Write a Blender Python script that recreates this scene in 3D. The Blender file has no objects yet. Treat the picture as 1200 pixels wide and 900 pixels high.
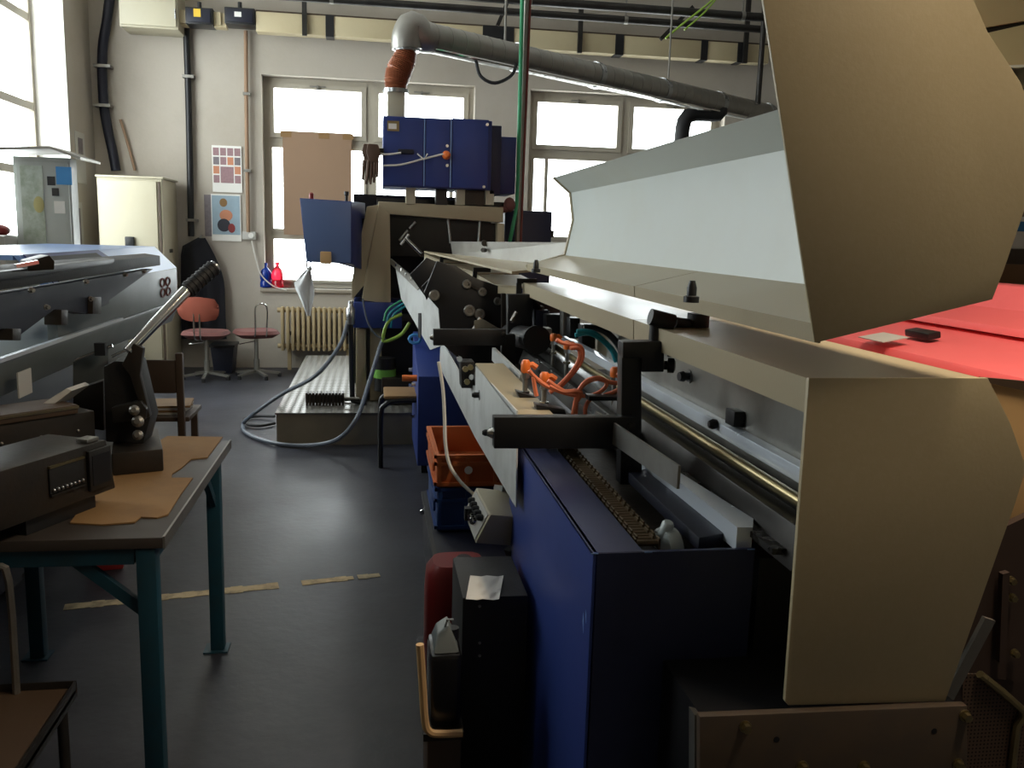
import bpy, bmesh, math, random
from mathutils import Vector, Matrix, Euler
random.seed(7)
scene = bpy.context.scene
COL = scene.collection
V = Vector

# ------------------------------------------------------------------ camera
F_PX, CAM_H = 1030.0, 1.6
PSI, TH, RHO = math.radians(9.0905), math.radians(9.5455), math.radians(1.67)
_d = V((math.sin(PSI) * math.cos(TH), math.cos(PSI) * math.cos(TH), -math.sin(TH)))
_r = _d.cross(V((0, 0, 1))).normalized()
_u = _r.cross(_d)
_R = _r * math.cos(RHO) + _u * math.sin(RHO)
_U = _u * math.cos(RHO) - _r * math.sin(RHO)
CAM = V((0, 0, CAM_H))
cam_data = bpy.data.cameras.new('camera')
cam_data.sensor_fit = 'HORIZONTAL'
cam_data.sensor_width = 36.0
cam_data.lens = 36.0 * F_PX / 1200.0
cam_data.clip_start = 0.05
cam_data.clip_end = 200
cam = bpy.data.objects.new('camera', cam_data)
COL.objects.link(cam)
cam.matrix_world = Matrix(((_R.x, _U.x, -_d.x, 0), (_R.y, _U.y, -_d.y, 0), (_R.z, _U.z, -_d.z, CAM_H), (0, 0, 0, 1)))
scene.camera = cam

# ------------------------------------------------------------------ sky and exposure
SKY_STRENGTH = 10.0
EXPOSURE = 0.05
LAMP_W = 48.0          # fluorescent lamp over the raised hood
world = bpy.data.worlds.new('overcast_sky')
scene.world = world
world.use_nodes = True
_bg = world.node_tree.nodes['Background']
_bg.inputs['Color'].default_value = (0.93, 0.97, 1.0, 1)
_bg.inputs['Strength'].default_value = SKY_STRENGTH
scene.view_settings.view_transform = 'Standard'
scene.view_settings.look = 'None'
scene.view_settings.gamma = 1.0
scene.view_settings.use_curve_mapping = False
scene.view_settings.exposure = EXPOSURE
scene.cycles.max_bounces = 12
scene.cycles.diffuse_bounces = 6


def portal(center, rot, sx, sy):
    """Light portal in a window opening: only guides sampling of the sky."""
    l = bpy.data.lights.new('window_daylight', 'AREA')
    l.shape = 'RECTANGLE'
    l.size, l.size_y = sx, sy
    l.cycles.is_portal = True
    o = bpy.data.objects.new('window_daylight', l)
    COL.objects.link(o)
    o.location = center
    o.rotation_euler = rot


# ------------------------------------------------------------------ pixel helpers (1200 x 900 frame)
def ray(px, py):
    return _d + _R * ((px - 600) / F_PX) - _U * ((py - 450) / F_PX)


def at_y(px, py, y):
    v = ray(px, py)
    return CAM + v * (y / v.y)


def at_x(px, py, x):
    v = ray(px, py)
    return CAM + v * (x / v.x)


def at_z(px, py, z):
    v = ray(px, py)
    return CAM + v * ((z - CAM_H) / v.z)


def at_vplane(px, py, a, b):
    """Point on the vertical plane through ground points a=(x,y), b=(x,y)."""
    n = V((b[1] - a[1], a[0] - b[0], 0))
    v = ray(px, py)
    return CAM + v * (n.dot(V((a[0], a[1], 0)) - CAM) / n.dot(v))


# ------------------------------------------------------------------ materials
MATS = {}


def lin(c):
    return tuple(((x / 255.0) / 12.92 if x <= 10 else (((x / 255.0) + 0.055) / 1.055) ** 2.4) for x in c) + (1.0,)


def mat(name, rgb, rough=0.5, metal=0.0, var=0.12, scale=4.0, bump=0.0, bscale=60.0, spec=0.5, dirt=None, dirt_amt=0.45, dscale=2.0, emit=0.0, trans=0.0, rvar=0.08):
    if name in MATS:
        return MATS[name]
    m = bpy.data.materials.new(name)
    m.use_nodes = True
    nt = m.node_tree
    b = nt.nodes['Principled BSDF']
    L = nt.links.new
    tc = nt.nodes.new('ShaderNodeTexCoord')
    n1 = nt.nodes.new('ShaderNodeTexNoise')
    n1.inputs['Scale'].default_value = scale
    n1.inputs['Detail'].default_value = 6
    L(tc.outputs['Object'], n1.inputs['Vector'])
    mx = nt.nodes.new('ShaderNodeMix')
    mx.data_type = 'RGBA'
    c = lin(rgb)
    mx.inputs['A'].default_value = tuple(max(0, x * (1 - var)) for x in c[:3]) + (1,)
    mx.inputs['B'].default_value = tuple(min(1, x * (1 + var)) for x in c[:3]) + (1,)
    L(n1.outputs['Fac'], mx.inputs['Factor'])
    out = mx.outputs['Result']
    if dirt is not None:
        n2 = nt.nodes.new('ShaderNodeTexNoise')
        n2.inputs['Scale'].default_value = dscale
        n2.inputs['Detail'].default_value = 9
        n2.inputs['Roughness'].default_value = 0.65
        L(tc.outputs['Object'], n2.inputs['Vector'])
        rp = nt.nodes.new('ShaderNodeValToRGB')
        rp.color_ramp.elements[0].position = 0.45
        rp.color_ramp.elements[1].position = 0.72
        rp.color_ramp.elements[1].color = (dirt_amt,) * 3 + (1,)
        L(n2.outputs['Fac'], rp.inputs['Fac'])
        m2 = nt.nodes.new('ShaderNodeMix')
        m2.data_type = 'RGBA'
        L(rp.outputs['Color'], m2.inputs['Factor'])
        L(out, m2.inputs['A'])
        m2.inputs['B'].default_value = lin(dirt)
        out = m2.outputs['Result']
    L(out, b.inputs['Base Color'])
    mr = nt.nodes.new('ShaderNodeMapRange')
    mr.inputs['To Min'].default_value = max(0.02, rough - rvar)
    mr.inputs['To Max'].default_value = min(1, rough + rvar)
    L(n1.outputs['Fac'], mr.inputs['Value'])
    L(mr.outputs['Result'], b.inputs['Roughness'])
    b.inputs['Metallic'].default_value = metal
    b.inputs['Specular IOR Level'].default_value = spec
    if trans:
        b.inputs['Transmission Weight'].default_value = trans
    if bump:
        n3 = nt.nodes.new('ShaderNodeTexNoise')
        n3.inputs['Scale'].default_value = bscale
        n3.inputs['Detail'].default_value = 4
        L(tc.outputs['Object'], n3.inputs['Vector'])
        bp = nt.nodes.new('ShaderNodeBump')
        bp.inputs['Strength'].default_value = bump
        bp.inputs['Distance'].default_value = 0.01
        L(n3.outputs['Fac'], bp.inputs['Height'])
        L(bp.outputs['Normal'], b.inputs['Normal'])
    MATS[name] = m
    return m


def glass_mat():
    m = bpy.data.materials.new('window_glass')
    m.use_nodes = True
    nt = m.node_tree
    for n in list(nt.nodes):
        nt.nodes.remove(n)
    o = nt.nodes.new('ShaderNodeOutputMaterial')
    t = nt.nodes.new('ShaderNodeBsdfTransparent')
    t.inputs['Color'].default_value = (0.94, 0.96, 0.95, 1)
    g = nt.nodes.new('ShaderNodeBsdfGlossy')
    g.inputs['Roughness'].default_value = 0.03
    fr = nt.nodes.new('ShaderNodeFresnel')
    fr.inputs['IOR'].default_value = 1.45
    mx = nt.nodes.new('ShaderNodeMixShader')
    ge = nt.nodes.new('ShaderNodeNewGeometry')
    inv = nt.nodes.new('ShaderNodeMath')
    inv.operation = 'SUBTRACT'
    inv.inputs[0].default_value = 1.0
    nt.links.new(ge.outputs['Backfacing'], inv.inputs[1])
    mu = nt.nodes.new('ShaderNodeMath')
    mu.operation = 'MULTIPLY'
    nt.links.new(fr.outputs['Fac'], mu.inputs[0])
    nt.links.new(inv.outputs['Value'], mu.inputs[1])
    nt.links.new(mu.outputs['Value'], mx.inputs['Fac'])
    nt.links.new(t.outputs['BSDF'], mx.inputs[1])
    nt.links.new(g.outputs['BSDF'], mx.inputs[2])
    nt.links.new(mx.outputs['Shader'], o.inputs['Surface'])
    MATS['glass'] = m
    return m


glass_mat()
mat('plaster', (182, 174, 162), 0.9, var=0.06, scale=1.5, bump=0.15, bscale=30, dirt=(160, 149, 132), dirt_amt=0.5, dscale=0.9)
mat('reveal', (235, 232, 225), 0.8, var=0.05)
mat('ceiling_paint', (222, 218, 210), 0.9, var=0.05)
mat('floor_concrete', (44, 45, 52), 0.42, var=0.4, scale=1.2, bump=0.12, bscale=25, dirt=(80, 82, 92), dirt_amt=0.5, dscale=1.3, rvar=0.14)
mat('window_paint', (176, 168, 152), 0.55, var=0.08, dirt=(120, 110, 95), dirt_amt=0.3)
mat('sill_stone', (150, 140, 125), 0.5)
mat('beige', (168, 156, 130), 0.36, var=0.05, scale=2, bump=0.04, bscale=180, dirt=(150, 132, 95), dirt_amt=0.25, dscale=1.5)
mat('beige_rough', (178, 164, 132), 0.42, var=0.06, scale=3, bump=0.03, bscale=150, dirt=(200, 190, 165), dirt_amt=0.12, dscale=60)
mat('hood_white', (186, 192, 188), 0.35, var=0.03, scale=1.5, dirt=(170, 160, 130), dirt_amt=0.15)
mat('cream', (184, 177, 154), 0.45, var=0.05, dirt=(165, 150, 120), dirt_amt=0.25)
mat('rail_white', (196, 198, 196), 0.45, var=0.06, dirt=(120, 118, 110), dirt_amt=0.4, dscale=5)
mat('blue', (40, 58, 122), 0.42, var=0.06, scale=3, bump=0.05, bscale=200, dirt=(30, 40, 84), dirt_amt=0.3)
mat('blue_dark', (28, 36, 70), 0.45, var=0.1)
mat('blue_light', (120, 152, 205), 0.3, var=0.05)
mat('navy', (18, 21, 38), 0.5, var=0.15)
mat('black', (24, 24, 26), 0.42, var=0.2)
mat('black_gloss', (18, 18, 20), 0.22, var=0.2)
mat('black_rough', (24, 23, 23), 0.6, var=0.2, bump=0.1, bscale=90)
mat('rubber', (26, 26, 28), 0.6, var=0.1)
mat('dark_metal', (62, 60, 58), 0.38, metal=0.7, var=0.2, scale=8, dirt=(40, 34, 28), dirt_amt=0.6, dscale=6)
mat('iron', (54, 50, 46), 0.45, metal=0.55, var=0.25, scale=8, bump=0.1, dirt=(70, 55, 40), dirt_amt=0.4, dscale=9)
mat('steel', (176, 178, 180), 0.28, metal=0.95, var=0.08, scale=5, dirt=(110, 108, 104), dirt_amt=0.4, dscale=4)
mat('steel_dull', (150, 148, 142), 0.42, metal=0.85, var=0.12, scale=6, dirt=(95, 88, 78), dirt_amt=0.4, dscale=5)
mat('chrome', (215, 215, 212), 0.12, metal=1.0, var=0.04)
mat('strip_white', (214, 222, 232), 0.25, metal=0.3, var=0.05)
mat('worn_steel', (96, 82, 68), 0.4, metal=0.25, var=0.15, scale=5, dirt=(66, 66, 72), dirt_amt=0.6, dscale=4)
_m = mat('tube_glow', (255, 240, 215), 0.5)
_m.node_tree.nodes['Principled BSDF'].inputs['Emission Color'].default_value = (1, .85, .65, 1)
_m.node_tree.nodes['Principled BSDF'].inputs['Emission Strength'].default_value = 8
mat('brass', (156, 142, 104), 0.3, metal=0.9, var=0.1)
mat('duct_steel', (158, 156, 150), 0.4, metal=0.75, var=0.12, scale=10, dirt=(110, 104, 94), dirt_amt=0.4)
mat('copper_hose', (152, 92, 62), 0.5, var=0.15)
mat('orange', (240, 122, 52), 0.4, var=0.06)
mat('orange_cable', (236, 130, 92), 0.45, var=0.06)
mat('crate_orange', (196, 104, 54), 0.5, var=0.08)
mat('crate_blue', (28, 62, 120), 0.5, var=0.08)
mat('teal_paint', (18, 62, 78), 0.5, var=0.1, dirt=(40, 44, 46), dirt_amt=0.4, dscale=12)
mat('teal_hose', (40, 150, 165), 0.4, var=0.05)
mat('green_pipe', (60, 160, 112), 0.5, var=0.06)
mat('red_pipe', (120, 58, 52), 0.4, var=0.1)
mat('lime_hose', (150, 185, 70), 0.45, var=0.05)
mat('grey_hose', (92, 100, 112), 0.4, var=0.08)
mat('white_cable', (215, 212, 205), 0.5, var=0.04)
mat('cardboard', (138, 106, 66), 0.75, var=0.12, scale=6, dirt=(104, 76, 48), dirt_amt=0.5, dscale=5)
mat('board_brown', (150, 122, 98), 0.8, var=0.06)
mat('wood_dark', (74, 58, 44), 0.55, var=0.2, dirt=(40, 32, 26), dirt_amt=0.4)
mat('table_edge', (56, 50, 46), 0.5, var=0.15)
mat('red_machine', (240, 110, 114), 0.42, var=0.05, dirt=(190, 60, 62), dirt_amt=0.25)
mat('red_plastic', (130, 34, 34), 0.4, var=0.08)
mat('upholstery_orange', (132, 64, 46), 0.85, var=0.12, bump=0.1, bscale=300)
mat('upholstery_red', (118, 74, 70), 0.8, var=0.12, bump=0.1, bscale=300)
mat('fabric_black', (26, 27, 34), 0.95, var=0.2, bump=0.2, bscale=40)
mat('paper', (232, 230, 224), 0.7, var=0.03)
mat('paper_grey', (190, 188, 182), 0.7, var=0.08)
mat('leather_brown', (84, 62, 48), 0.7, var=0.2)
mat('radiator_paint', (178, 158, 120), 0.5, var=0.08, dirt=(130, 105, 70), dirt_amt=0.3)
mat('plastic_blue', (24, 70, 190), 0.15, var=0.05, trans=0.5)
mat('plastic_red', (225, 40, 62), 0.15, var=0.05, trans=0.5)
mat('cloth_white', (225, 228, 230), 0.9, var=0.04)
mat('trunk_beige', (192, 178, 144), 0.55, var=0.07, dirt=(150, 128, 88), dirt_amt=0.3)
mat('platform_side', (118, 112, 96), 0.6, var=0.1, dirt=(70, 64, 54), dirt_amt=0.4)
mat('line_paint', (196, 178, 140), 0.7, var=0.2, scale=8, dirt=(60, 56, 54), dirt_amt=0.9, dscale=9)
mat('patch_yellow', (186, 178, 120), 0.5)
mat('blue_pale', (88, 108, 150), 0.4, var=0.06)
mat('chain_brown', (96, 80, 58), 0.5, metal=0.4, var=0.3, scale=30)
mat('yellow', (230, 190, 60), 0.5)
mat('skyblue_sticker', (70, 150, 215), 0.5)
mat('green_lit', (110, 170, 70), 0.5)
mat('plastic_clear', (190, 200, 200), 0.2, var=0.05)
mat('tan_paint', (196, 160, 112), 0.5, var=0.05)
mat('olive_panel', (170, 165, 128), 0.5, var=0.05)
mat('grey_machine', (96, 103, 103), 0.5, var=0.06, dirt=(80, 84, 82), dirt_amt=0.3)
mat('carton', (128, 96, 66), 0.8, var=0.12)
mat('mesh_brown', (70, 56, 50), 0.5, metal=0.3, var=0.1)
mat('skin_tone', (196, 132, 100), 0.7, var=0.1)
mat('photo_blue', (150, 172, 186), 0.6, var=0.15, scale=12)
mat('photo_mauve', (150, 118, 122), 0.6, var=0.3, scale=40)
mat('photo_grey', (120, 112, 116), 0.6, var=0.45, scale=25)


def checker_mat():
    m = mat('checker_plate', (116, 114, 108), 0.42, metal=0.6, var=0.12, scale=3, dirt=(90, 84, 76), dirt_amt=0.5, dscale=3)
    nt = m.node_tree
    b = nt.nodes['Principled BSDF']
    tc = nt.nodes.new('ShaderNodeTexCoord')
    mp = nt.nodes.new('ShaderNodeMapping')
    mp.inputs['Rotation'].default_value = (0, 0, math.radians(45))
    vo = nt.nodes.new('ShaderNodeTexChecker')
    vo.inputs['Scale'].default_value = 22
    vo.inputs['Color1'].default_value = (.3, .3, .3, 1)
    vo.inputs['Color2'].default_value = (.7, .7, .7, 1)
    nt.links.new(vo.outputs['Color'], b.inputs['Roughness'])
    nt.links.new(tc.outputs['Object'], mp.inputs['Vector'])
    nt.links.new(mp.outputs['Vector'], vo.inputs['Vector'])
    bp = nt.nodes.new('ShaderNodeBump')
    bp.inputs['Strength'].default_value = 1.0
    bp.inputs['Distance'].default_value = 0.01
    nt.links.new(vo.outputs['Fac'], bp.inputs['Height'])
    nt.links.new(bp.outputs['Normal'], b.inputs['Normal'])


checker_mat()


def oily_mat():
    m = mat('oily', (30, 29, 28), 0.5, metal=0.3)
    nt = m.node_tree
    b = nt.nodes['Principled BSDF']
    tc = nt.nodes.new('ShaderNodeTexCoord')
    n = nt.nodes.new('ShaderNodeTexNoise')
    n.inputs['Scale'].default_value = 14
    n.inputs['Detail'].default_value = 5
    nt.links.new(tc.outputs['Object'], n.inputs['Vector'])
    r = nt.nodes.new('ShaderNodeValToRGB')
    r.color_ramp.elements[0].position = 0.47
    r.color_ramp.elements[0].color = (.6, .6, .6, 1)
    r.color_ramp.elements[1].position = 0.52
    r.color_ramp.elements[1].color = (.12, .12, .12, 1)
    nt.links.new(n.outputs['Fac'], r.inputs['Fac'])
    nt.links.new(r.outputs['Color'], b.inputs['Roughness'])


oily_mat()


def perf_mat():
    m = mat('perf', (60, 48, 42), 0.5, metal=0.3)
    nt = m.node_tree
    b = nt.nodes['Principled BSDF']
    tc = nt.nodes.new('ShaderNodeTexCoord')
    vo = nt.nodes.new('ShaderNodeTexVoronoi')
    vo.inputs['Scale'].default_value = 110
    vo.inputs['Randomness'].default_value = 0.0
    nt.links.new(tc.outputs['Object'], vo.inputs['Vector'])
    r = nt.nodes.new('ShaderNodeValToRGB')
    r.color_ramp.elements[0].position = 0.30
    r.color_ramp.elements[0].color = lin((14, 11, 10))
    r.color_ramp.elements[1].position = 0.36
    r.color_ramp.elements[1].color = lin((92, 74, 62))
    nt.links.new(vo.outputs['Distance'], r.inputs['Fac'])
    nt.links.new(r.outputs['Color'], b.inputs['Base Color'])


perf_mat()


def poster_mat():
    m = mat('poster_green', (196, 206, 196), 0.5, var=0.25, scale=5, dirt=(120, 140, 100), dirt_amt=0.9, dscale=7)


poster_mat()


# ------------------------------------------------------------------ mesh builder
class B:
    def __init__(self):
        self.bm = bmesh.new()

    def poly_solid(self, lower, upper):
        bm = self.bm
        a = [bm.verts.new(p) for p in lower]
        b = [bm.verts.new(p) for p in upper]
        n = len(a)
        bm.faces.new(a[::-1])
        bm.faces.new(b)
        for i in range(n):
            bm.faces.new((a[i], a[(i + 1) % n], b[(i + 1) % n], b[i]))
        return self

    def prism(self, pts, vec):
        pts = [V(p) for p in pts]
        vec = V(vec)
        return self.poly_solid(pts, [p + vec for p in pts])

    def box(self, x0, x1, y0, y1, z0, z1):
        return self.prism([(x0, y0, z0), (x1, y0, z0), (x1, y1, z0), (x0, y1, z0)], (0, 0, z1 - z0))

    def obox(self, c, s, rot=(0, 0, 0)):
        R = Euler([math.radians(a) for a in rot]).to_matrix()
        c = V(c)
        q = [c + R @ V((sx * s[0] / 2, sy * s[1] / 2, -s[2] / 2)) for sx, sy in ((-1, -1), (1, -1), (1, 1), (-1, 1))]
        return self.prism(q, R @ V((0, 0, s[2])))

    def beam(self, p, q, w, h, up=(0, 0, 1)):
        p, q = V(p), V(q)
        d = (q - p).normalized()
        s = d.cross(V(up))
        if s.length < 1e-4:
            s = d.cross(V((0, 1, 0)))
        s.normalize()
        t = s.cross(d)
        return self.prism([p + s * (a * w / 2) + t * (b * h / 2) for a, b in ((-1, -1), (1, -1), (1, 1), (-1, 1))], q - p)

    def tube(self, pts, r, n=10, smooth=0, closed=False, r2=None):
        pts = [V(p) for p in pts]
        if smooth and len(pts) > 2:
            out = []
            m = len(pts)
            rng = range(m if closed else m - 1)
            for i in rng:
                if closed:
                    p0, p1, p2, p3 = pts[i - 1], pts[i], pts[(i + 1) % m], pts[(i + 2) % m]
                else:
                    p0, p1, p2, p3 = pts[max(i - 1, 0)], pts[i], pts[i + 1], pts[min(i + 2, m - 1)]
                for k in range(smooth):
                    t = k / smooth
                    out.append(0.5 * ((2 * p1) + (p2 - p0) * t + (2 * p0 - 5 * p1 + 4 * p2 - p3) * t * t + (3 * p1 - p0 - 3 * p2 + p3) * t ** 3))
            if not closed:
                out.append(pts[-1])
            pts = out
        bm = self.bm
        rings = []
        m = len(pts)
        prev = None
        for i, p in enumerate(pts):
            if closed:
                d = pts[(i + 1) % m] - pts[i - 1]
            else:
                d = pts[min(i + 1, m - 1)] - pts[max(i - 1, 0)]
            d.normalize()
            if prev is None:
                a = V((0, 0, 1)) if abs(d.z) < 0.9 else V((1, 0, 0))
                s = d.cross(a).normalized()
            else:
                s = (prev - d * prev.dot(d))
                s = s.normalized() if s.length > 1e-5 else d.orthogonal().normalized()
            prev = s
            t = d.cross(s)
            rr = r if r2 is None else r + (r2 - r) * i / (m - 1)
            rings.append([bm.verts.new(p + (s * math.cos(2 * math.pi * k / n) + t * math.sin(2 * math.pi * k / n)) * rr) for k in range(n)])
        for i in range(m if closed else m - 1):
            a, b = rings[i], rings[(i + 1) % m]
            for k in range(n):
                bm.faces.new((a[k], a[(k + 1) % n], b[(k + 1) % n], b[k]))
        if not closed:
            bm.faces.new(rings[0][::-1])
            bm.faces.new(rings[-1])
        return self

    def cyl(self, p, q, r, n=16, r2=None):
        return self.tube([p, q], r, n, r2=r2)

    def lathe(self, prof, base, axis=(0, 0, 1), n=20):
        base = V(base)
        ax = V(axis).normalized()
        s = ax.orthogonal().normalized()
        t = ax.cross(s)
        bm = self.bm
        rings = []
        for r, h in prof:
            rr = max(r, 1e-4)
            rings.append([bm.verts.new(base + ax * h + (s * math.cos(2 * math.pi * k / n) + t * math.sin(2 * math.pi * k / n)) * rr) for k in range(n)])
        for a, b in zip(rings, rings[1:]):
            for k in range(n):
                bm.faces.new((a[k], a[(k + 1) % n], b[(k + 1) % n], b[k]))
        bm.faces.new(rings[0][::-1])
        bm.faces.new(rings[-1])
        return self

    def sph(self, c, r, sc=(1, 1, 1)):
        m = Matrix.Translation(V(c)) @ Matrix.Diagonal((r * sc[0], r * sc[1], r * sc[2], 1))
        bmesh.ops.create_uvsphere(self.bm, u_segments=14, v_segments=9, radius=1, matrix=m)
        return self

    def sheet(self, prof, y0, y1, th, flip=False, dz1=None):
        """Bent sheet: profile of (x, z) swept along Y, with thickness. dz1: per-point z shift at y1."""
        n = len(prof)
        P = [V((a[0], 0, a[1])) for a in prof]
        off = []
        for i in range(n):
            nn = V((0, 0, 0))
            for j in (i - 1, i):
                if 0 <= j < n - 1:
                    e = (P[j + 1] - P[j]).normalized()
                    nn += V((e.z, 0, -e.x)) * (-1 if flip else 1)
            off.append(nn.normalized() * th)
        Q = [P[i] + off[i] for i in range(n)]
        loop = P + Q[::-1]
        sh = [0] * n if dz1 is None else dz1
        shl = sh + sh[::-1]
        return self.poly_solid([V((p.x, y0, p.z)) for p in loop], [V((p.x, y1, p.z + s)) for p, s in zip(loop, shl)])

    def hexbolt(self, p, axis, r, h):
        ax = V(axis).normalized()
        p = V(p)
        self.cyl(p, p + ax * h * 0.25, r * 1.35, 14)
        self.tube([p + ax * h * 0.25, p + ax * h], r, 6)
        return self

    def cloth(self, pts_grid):
        bm = self.bm
        g = [[bm.verts.new(p) for p in row] for row in pts_grid]
        for i in range(len(g) - 1):
            for j in range(len(g[0]) - 1):
                bm.faces.new((g[i][j], g[i][j + 1], g[i + 1][j + 1], g[i + 1][j]))
        return self


WORLD = {}


def finish(name, b, m, parent=None, bevel=0.0, solidify=0.0, angle=38, nrm=True):
    bm = b.bm
    if nrm:
        bmesh.ops.recalc_face_normals(bm, faces=bm.faces)
    if bevel:
        es = [e for e in bm.edges if len(e.link_faces) == 2 and e.calc_face_angle(0) > math.radians(30)]
        bmesh.ops.bevel(bm, geom=es, offset=bevel, segments=2, affect='EDGES', profile=0.6, clamp_overlap=True)
    lo = V((min(v.co.x for v in bm.verts), min(v.co.y for v in bm.verts), min(v.co.z for v in bm.verts)))
    hi = V((max(v.co.x for v in bm.verts), max(v.co.y for v in bm.verts), max(v.co.z for v in bm.verts)))
    c = V(((lo.x + hi.x) / 2, (lo.y + hi.y) / 2, lo.z))
    for v in bm.verts:
        v.co -= c
    for f in bm.faces:
        f.smooth = True
    for e in bm.edges:
        if len(e.link_faces) != 2 or e.calc_face_angle(0) > math.radians(angle):
            e.smooth = False
    me = bpy.data.meshes.new(name)
    bm.to_mesh(me)
    bm.free()
    me.materials.append(MATS[m])
    o = bpy.data.objects.new(name, me)
    COL.objects.link(o)
    WORLD[o] = c
    if parent is not None:
        o.parent = parent
        o.location = c - WORLD[parent]
    else:
        o.location = c
    if solidify:
        md = o.modifiers.new('thickness', 'SOLIDIFY')
        md.thickness = solidify
        md.offset = 0
    return o


def thing(name, label, cat, loc, group=None):
    o = bpy.data.objects.new(name, None)
    o.empty_display_size = 0.1
    COL.objects.link(o)
    o.location = V(loc)
    WORLD[o] = V(loc)
    o['label'] = label
    o['category'] = cat
    if group:
        o['group'] = group
    return o


def solo(name, b, m, label, cat, group=None, **k):
    o = finish(name, b, m, None, **k)
    o['label'] = label
    o['category'] = cat
    if group:
        o['group'] = group
    return o


def struct(name, b, m, parent=None, **k):
    o = finish(name, b, m, parent, **k)
    if parent is None:
        o['kind'] = 'structure'
    return o


def sthing(name, loc):
    o = bpy.data.objects.new(name, None)
    COL.objects.link(o)
    o.location = V(loc)
    WORLD[o] = V(loc)
    o['kind'] = 'structure'
    return o


part = finish
# ================================================================== SETTING
BW = 10.5           # inner face of the back wall
LW = -3.02          # inner face of the left wall
RW = 8.5
FW = -4.0
CEIL = 4.75

struct('floor', B().box(LW - 0.4, RW + 0.3, FW - 0.3, BW + 0.4, -0.15, 0), 'floor_concrete')
struct('ceiling', B().box(LW - 0.4, RW + 0.3, FW - 0.3, BW + 0.4, CEIL, CEIL + 0.2), 'ceiling_paint')


def wall_cells(u0, u1, z0, z1, holes):
    us = sorted({u0, u1, *[h[0] for h in holes], *[h[1] for h in holes]})
    zs = sorted({z0, z1, *[h[2] for h in holes], *[h[3] for h in holes]})
    for i in range(len(us) - 1):
        for j in range(len(zs) - 1):
            cu, cz = (us[i] + us[i + 1]) / 2, (zs[j] + zs[j + 1]) / 2
            if not any(h[0] < cu < h[1] and h[2] < cz < h[3] for h in holes):
                yield us[i], us[i + 1], zs[j], zs[j + 1]


w1a, w1b = at_y(306, 90, BW), at_y(552, 340, BW)
W1 = (w1a.x, w1b.x + 0.0, 0.93, at_y(330, 88, BW).z)
w2x = at_y(622, 108, BW).x
W2 = (w2x, w2x + (W1[1] - W1[0]), 0.93, W1[3])
BACK_HOLES = [W1, W2]
b = B()
for u0, u1, z0, z1 in wall_cells(LW - 0.4, RW + 0.3, 0, CEIL, BACK_HOLES):
    b.box(u0, u1, BW, BW + 0.4, z0, z1)
struct('wall_back', b, 'plaster')
W3B = at_x(80, 120, LW).y
W3A = W3B - 3.6
W3 = (W3A, W3B, 1.15, 4.3)
W4 = (2.9, 4.3, 1.15, 4.1)  # out-of-view window, added to bring more daylight in from the left
LEFT_HOLES = [W3, W4]
b = B()
for u0, u1, z0, z1 in wall_cells(FW, BW, 0, CEIL, LEFT_HOLES):
    b.box(LW - 0.4, LW, u0, u1, z0, z1)
struct('wall_left', b, 'plaster')
struct('wall_right', B().box(RW, RW + 0.3, FW, BW, 0, CEIL), 'plaster')
struct('wall_front', B().box(LW - 0.4, RW + 0.3, FW - 0.3, FW, 0, CEIL), 'plaster')


def back_window(name, W, label_sashes=True):
    x0, x1, z0, z1 = W
    yf = BW + 0.16                      # face of the frame, set back in the reveal
    root = sthing(name, ((x0 + x1) / 2, yf, z0))
    d = 0.07
    zt, zm = z1 - 0.70, z0 + 0.62       # transom heights
    xm = (x0 + x1) / 2
    b = B()
    for a, c in ((x0, x0 + 0.06), (x1 - 0.06, x1), (xm - 0.045, xm + 0.045)):
        b.box(a, c, yf, yf + d, z0, z1)
    for a, c in ((z0, z0 + 0.06), (z1 - 0.06, z1), (zt - 0.04, zt + 0.04), (zm - 0.03, zm + 0.03)):
        b.box(x0, x1, yf + 0.004, yf + d - 0.004, a, c)
    struct('window_frame', b, 'window_paint', root)
    for i, (a, c) in enumerate(((x0 + 0.06, xm - 0.045), (xm + 0.045, x1 - 0.06))):
        for k, (e, f) in enumerate(((zt + 0.04, z1 - 0.06), (zm + 0.03, zt - 0.04), (z0 + 0.06, zm - 0.03))):
            s = 0.055 if k == 0 else 0.03
            b = B()
            b.box(a, a + s, yf - 0.02, yf + 0.05, e, f).box(c - s, c, yf - 0.02, yf + 0.05, e, f)
            b.box(a + s, c - s, yf - 0.018, yf + 0.048, e, e + s).box(a + s, c - s, yf - 0.018, yf + 0.048, f - s, f)
            if k == 1:
                xx = a + (c - a) * (0.17 if i == 0 else 0.83)
                b.box(xx - 0.02, xx + 0.02, yf - 0.016, yf + 0.046, e + s, f - s)
            so = struct('sash', b, 'window_paint', root)
            struct('pane', B().box(a + s, c - s, yf + 0.012, yf + 0.018, e + s, f - s), 'glass', so)
            if k == 0:
                cx = (a + c) / 2
                hb = B().box(cx - 0.09, cx + 0.09, yf - 0.035, yf - 0.02, f - 0.03, f - 0.015).box(cx - 0.012, cx + 0.012, yf - 0.05, yf - 0.02, f - 0.06, f - 0.01)
                struct('latch', hb, 'steel_dull', so)
    struct('window_sill', B().box(x0 - 0.05, x1 + 0.05, BW - 0.05, yf, z0 - 0.045, z0), 'sill_stone', root, bevel=0.008)
    portal(((x0 + x1) / 2, BW + 0.38, (z0 + z1) / 2), (math.radians(-90), 0, 0), x1 - x0, z1 - z0)


back_window('window_1', W1)
back_window('window_2', W2)


WBAR1, WBAR2 = at_x(48, 128, LW - .3).z - .04, at_x(40, 24, LW - .3).z - .04


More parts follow.
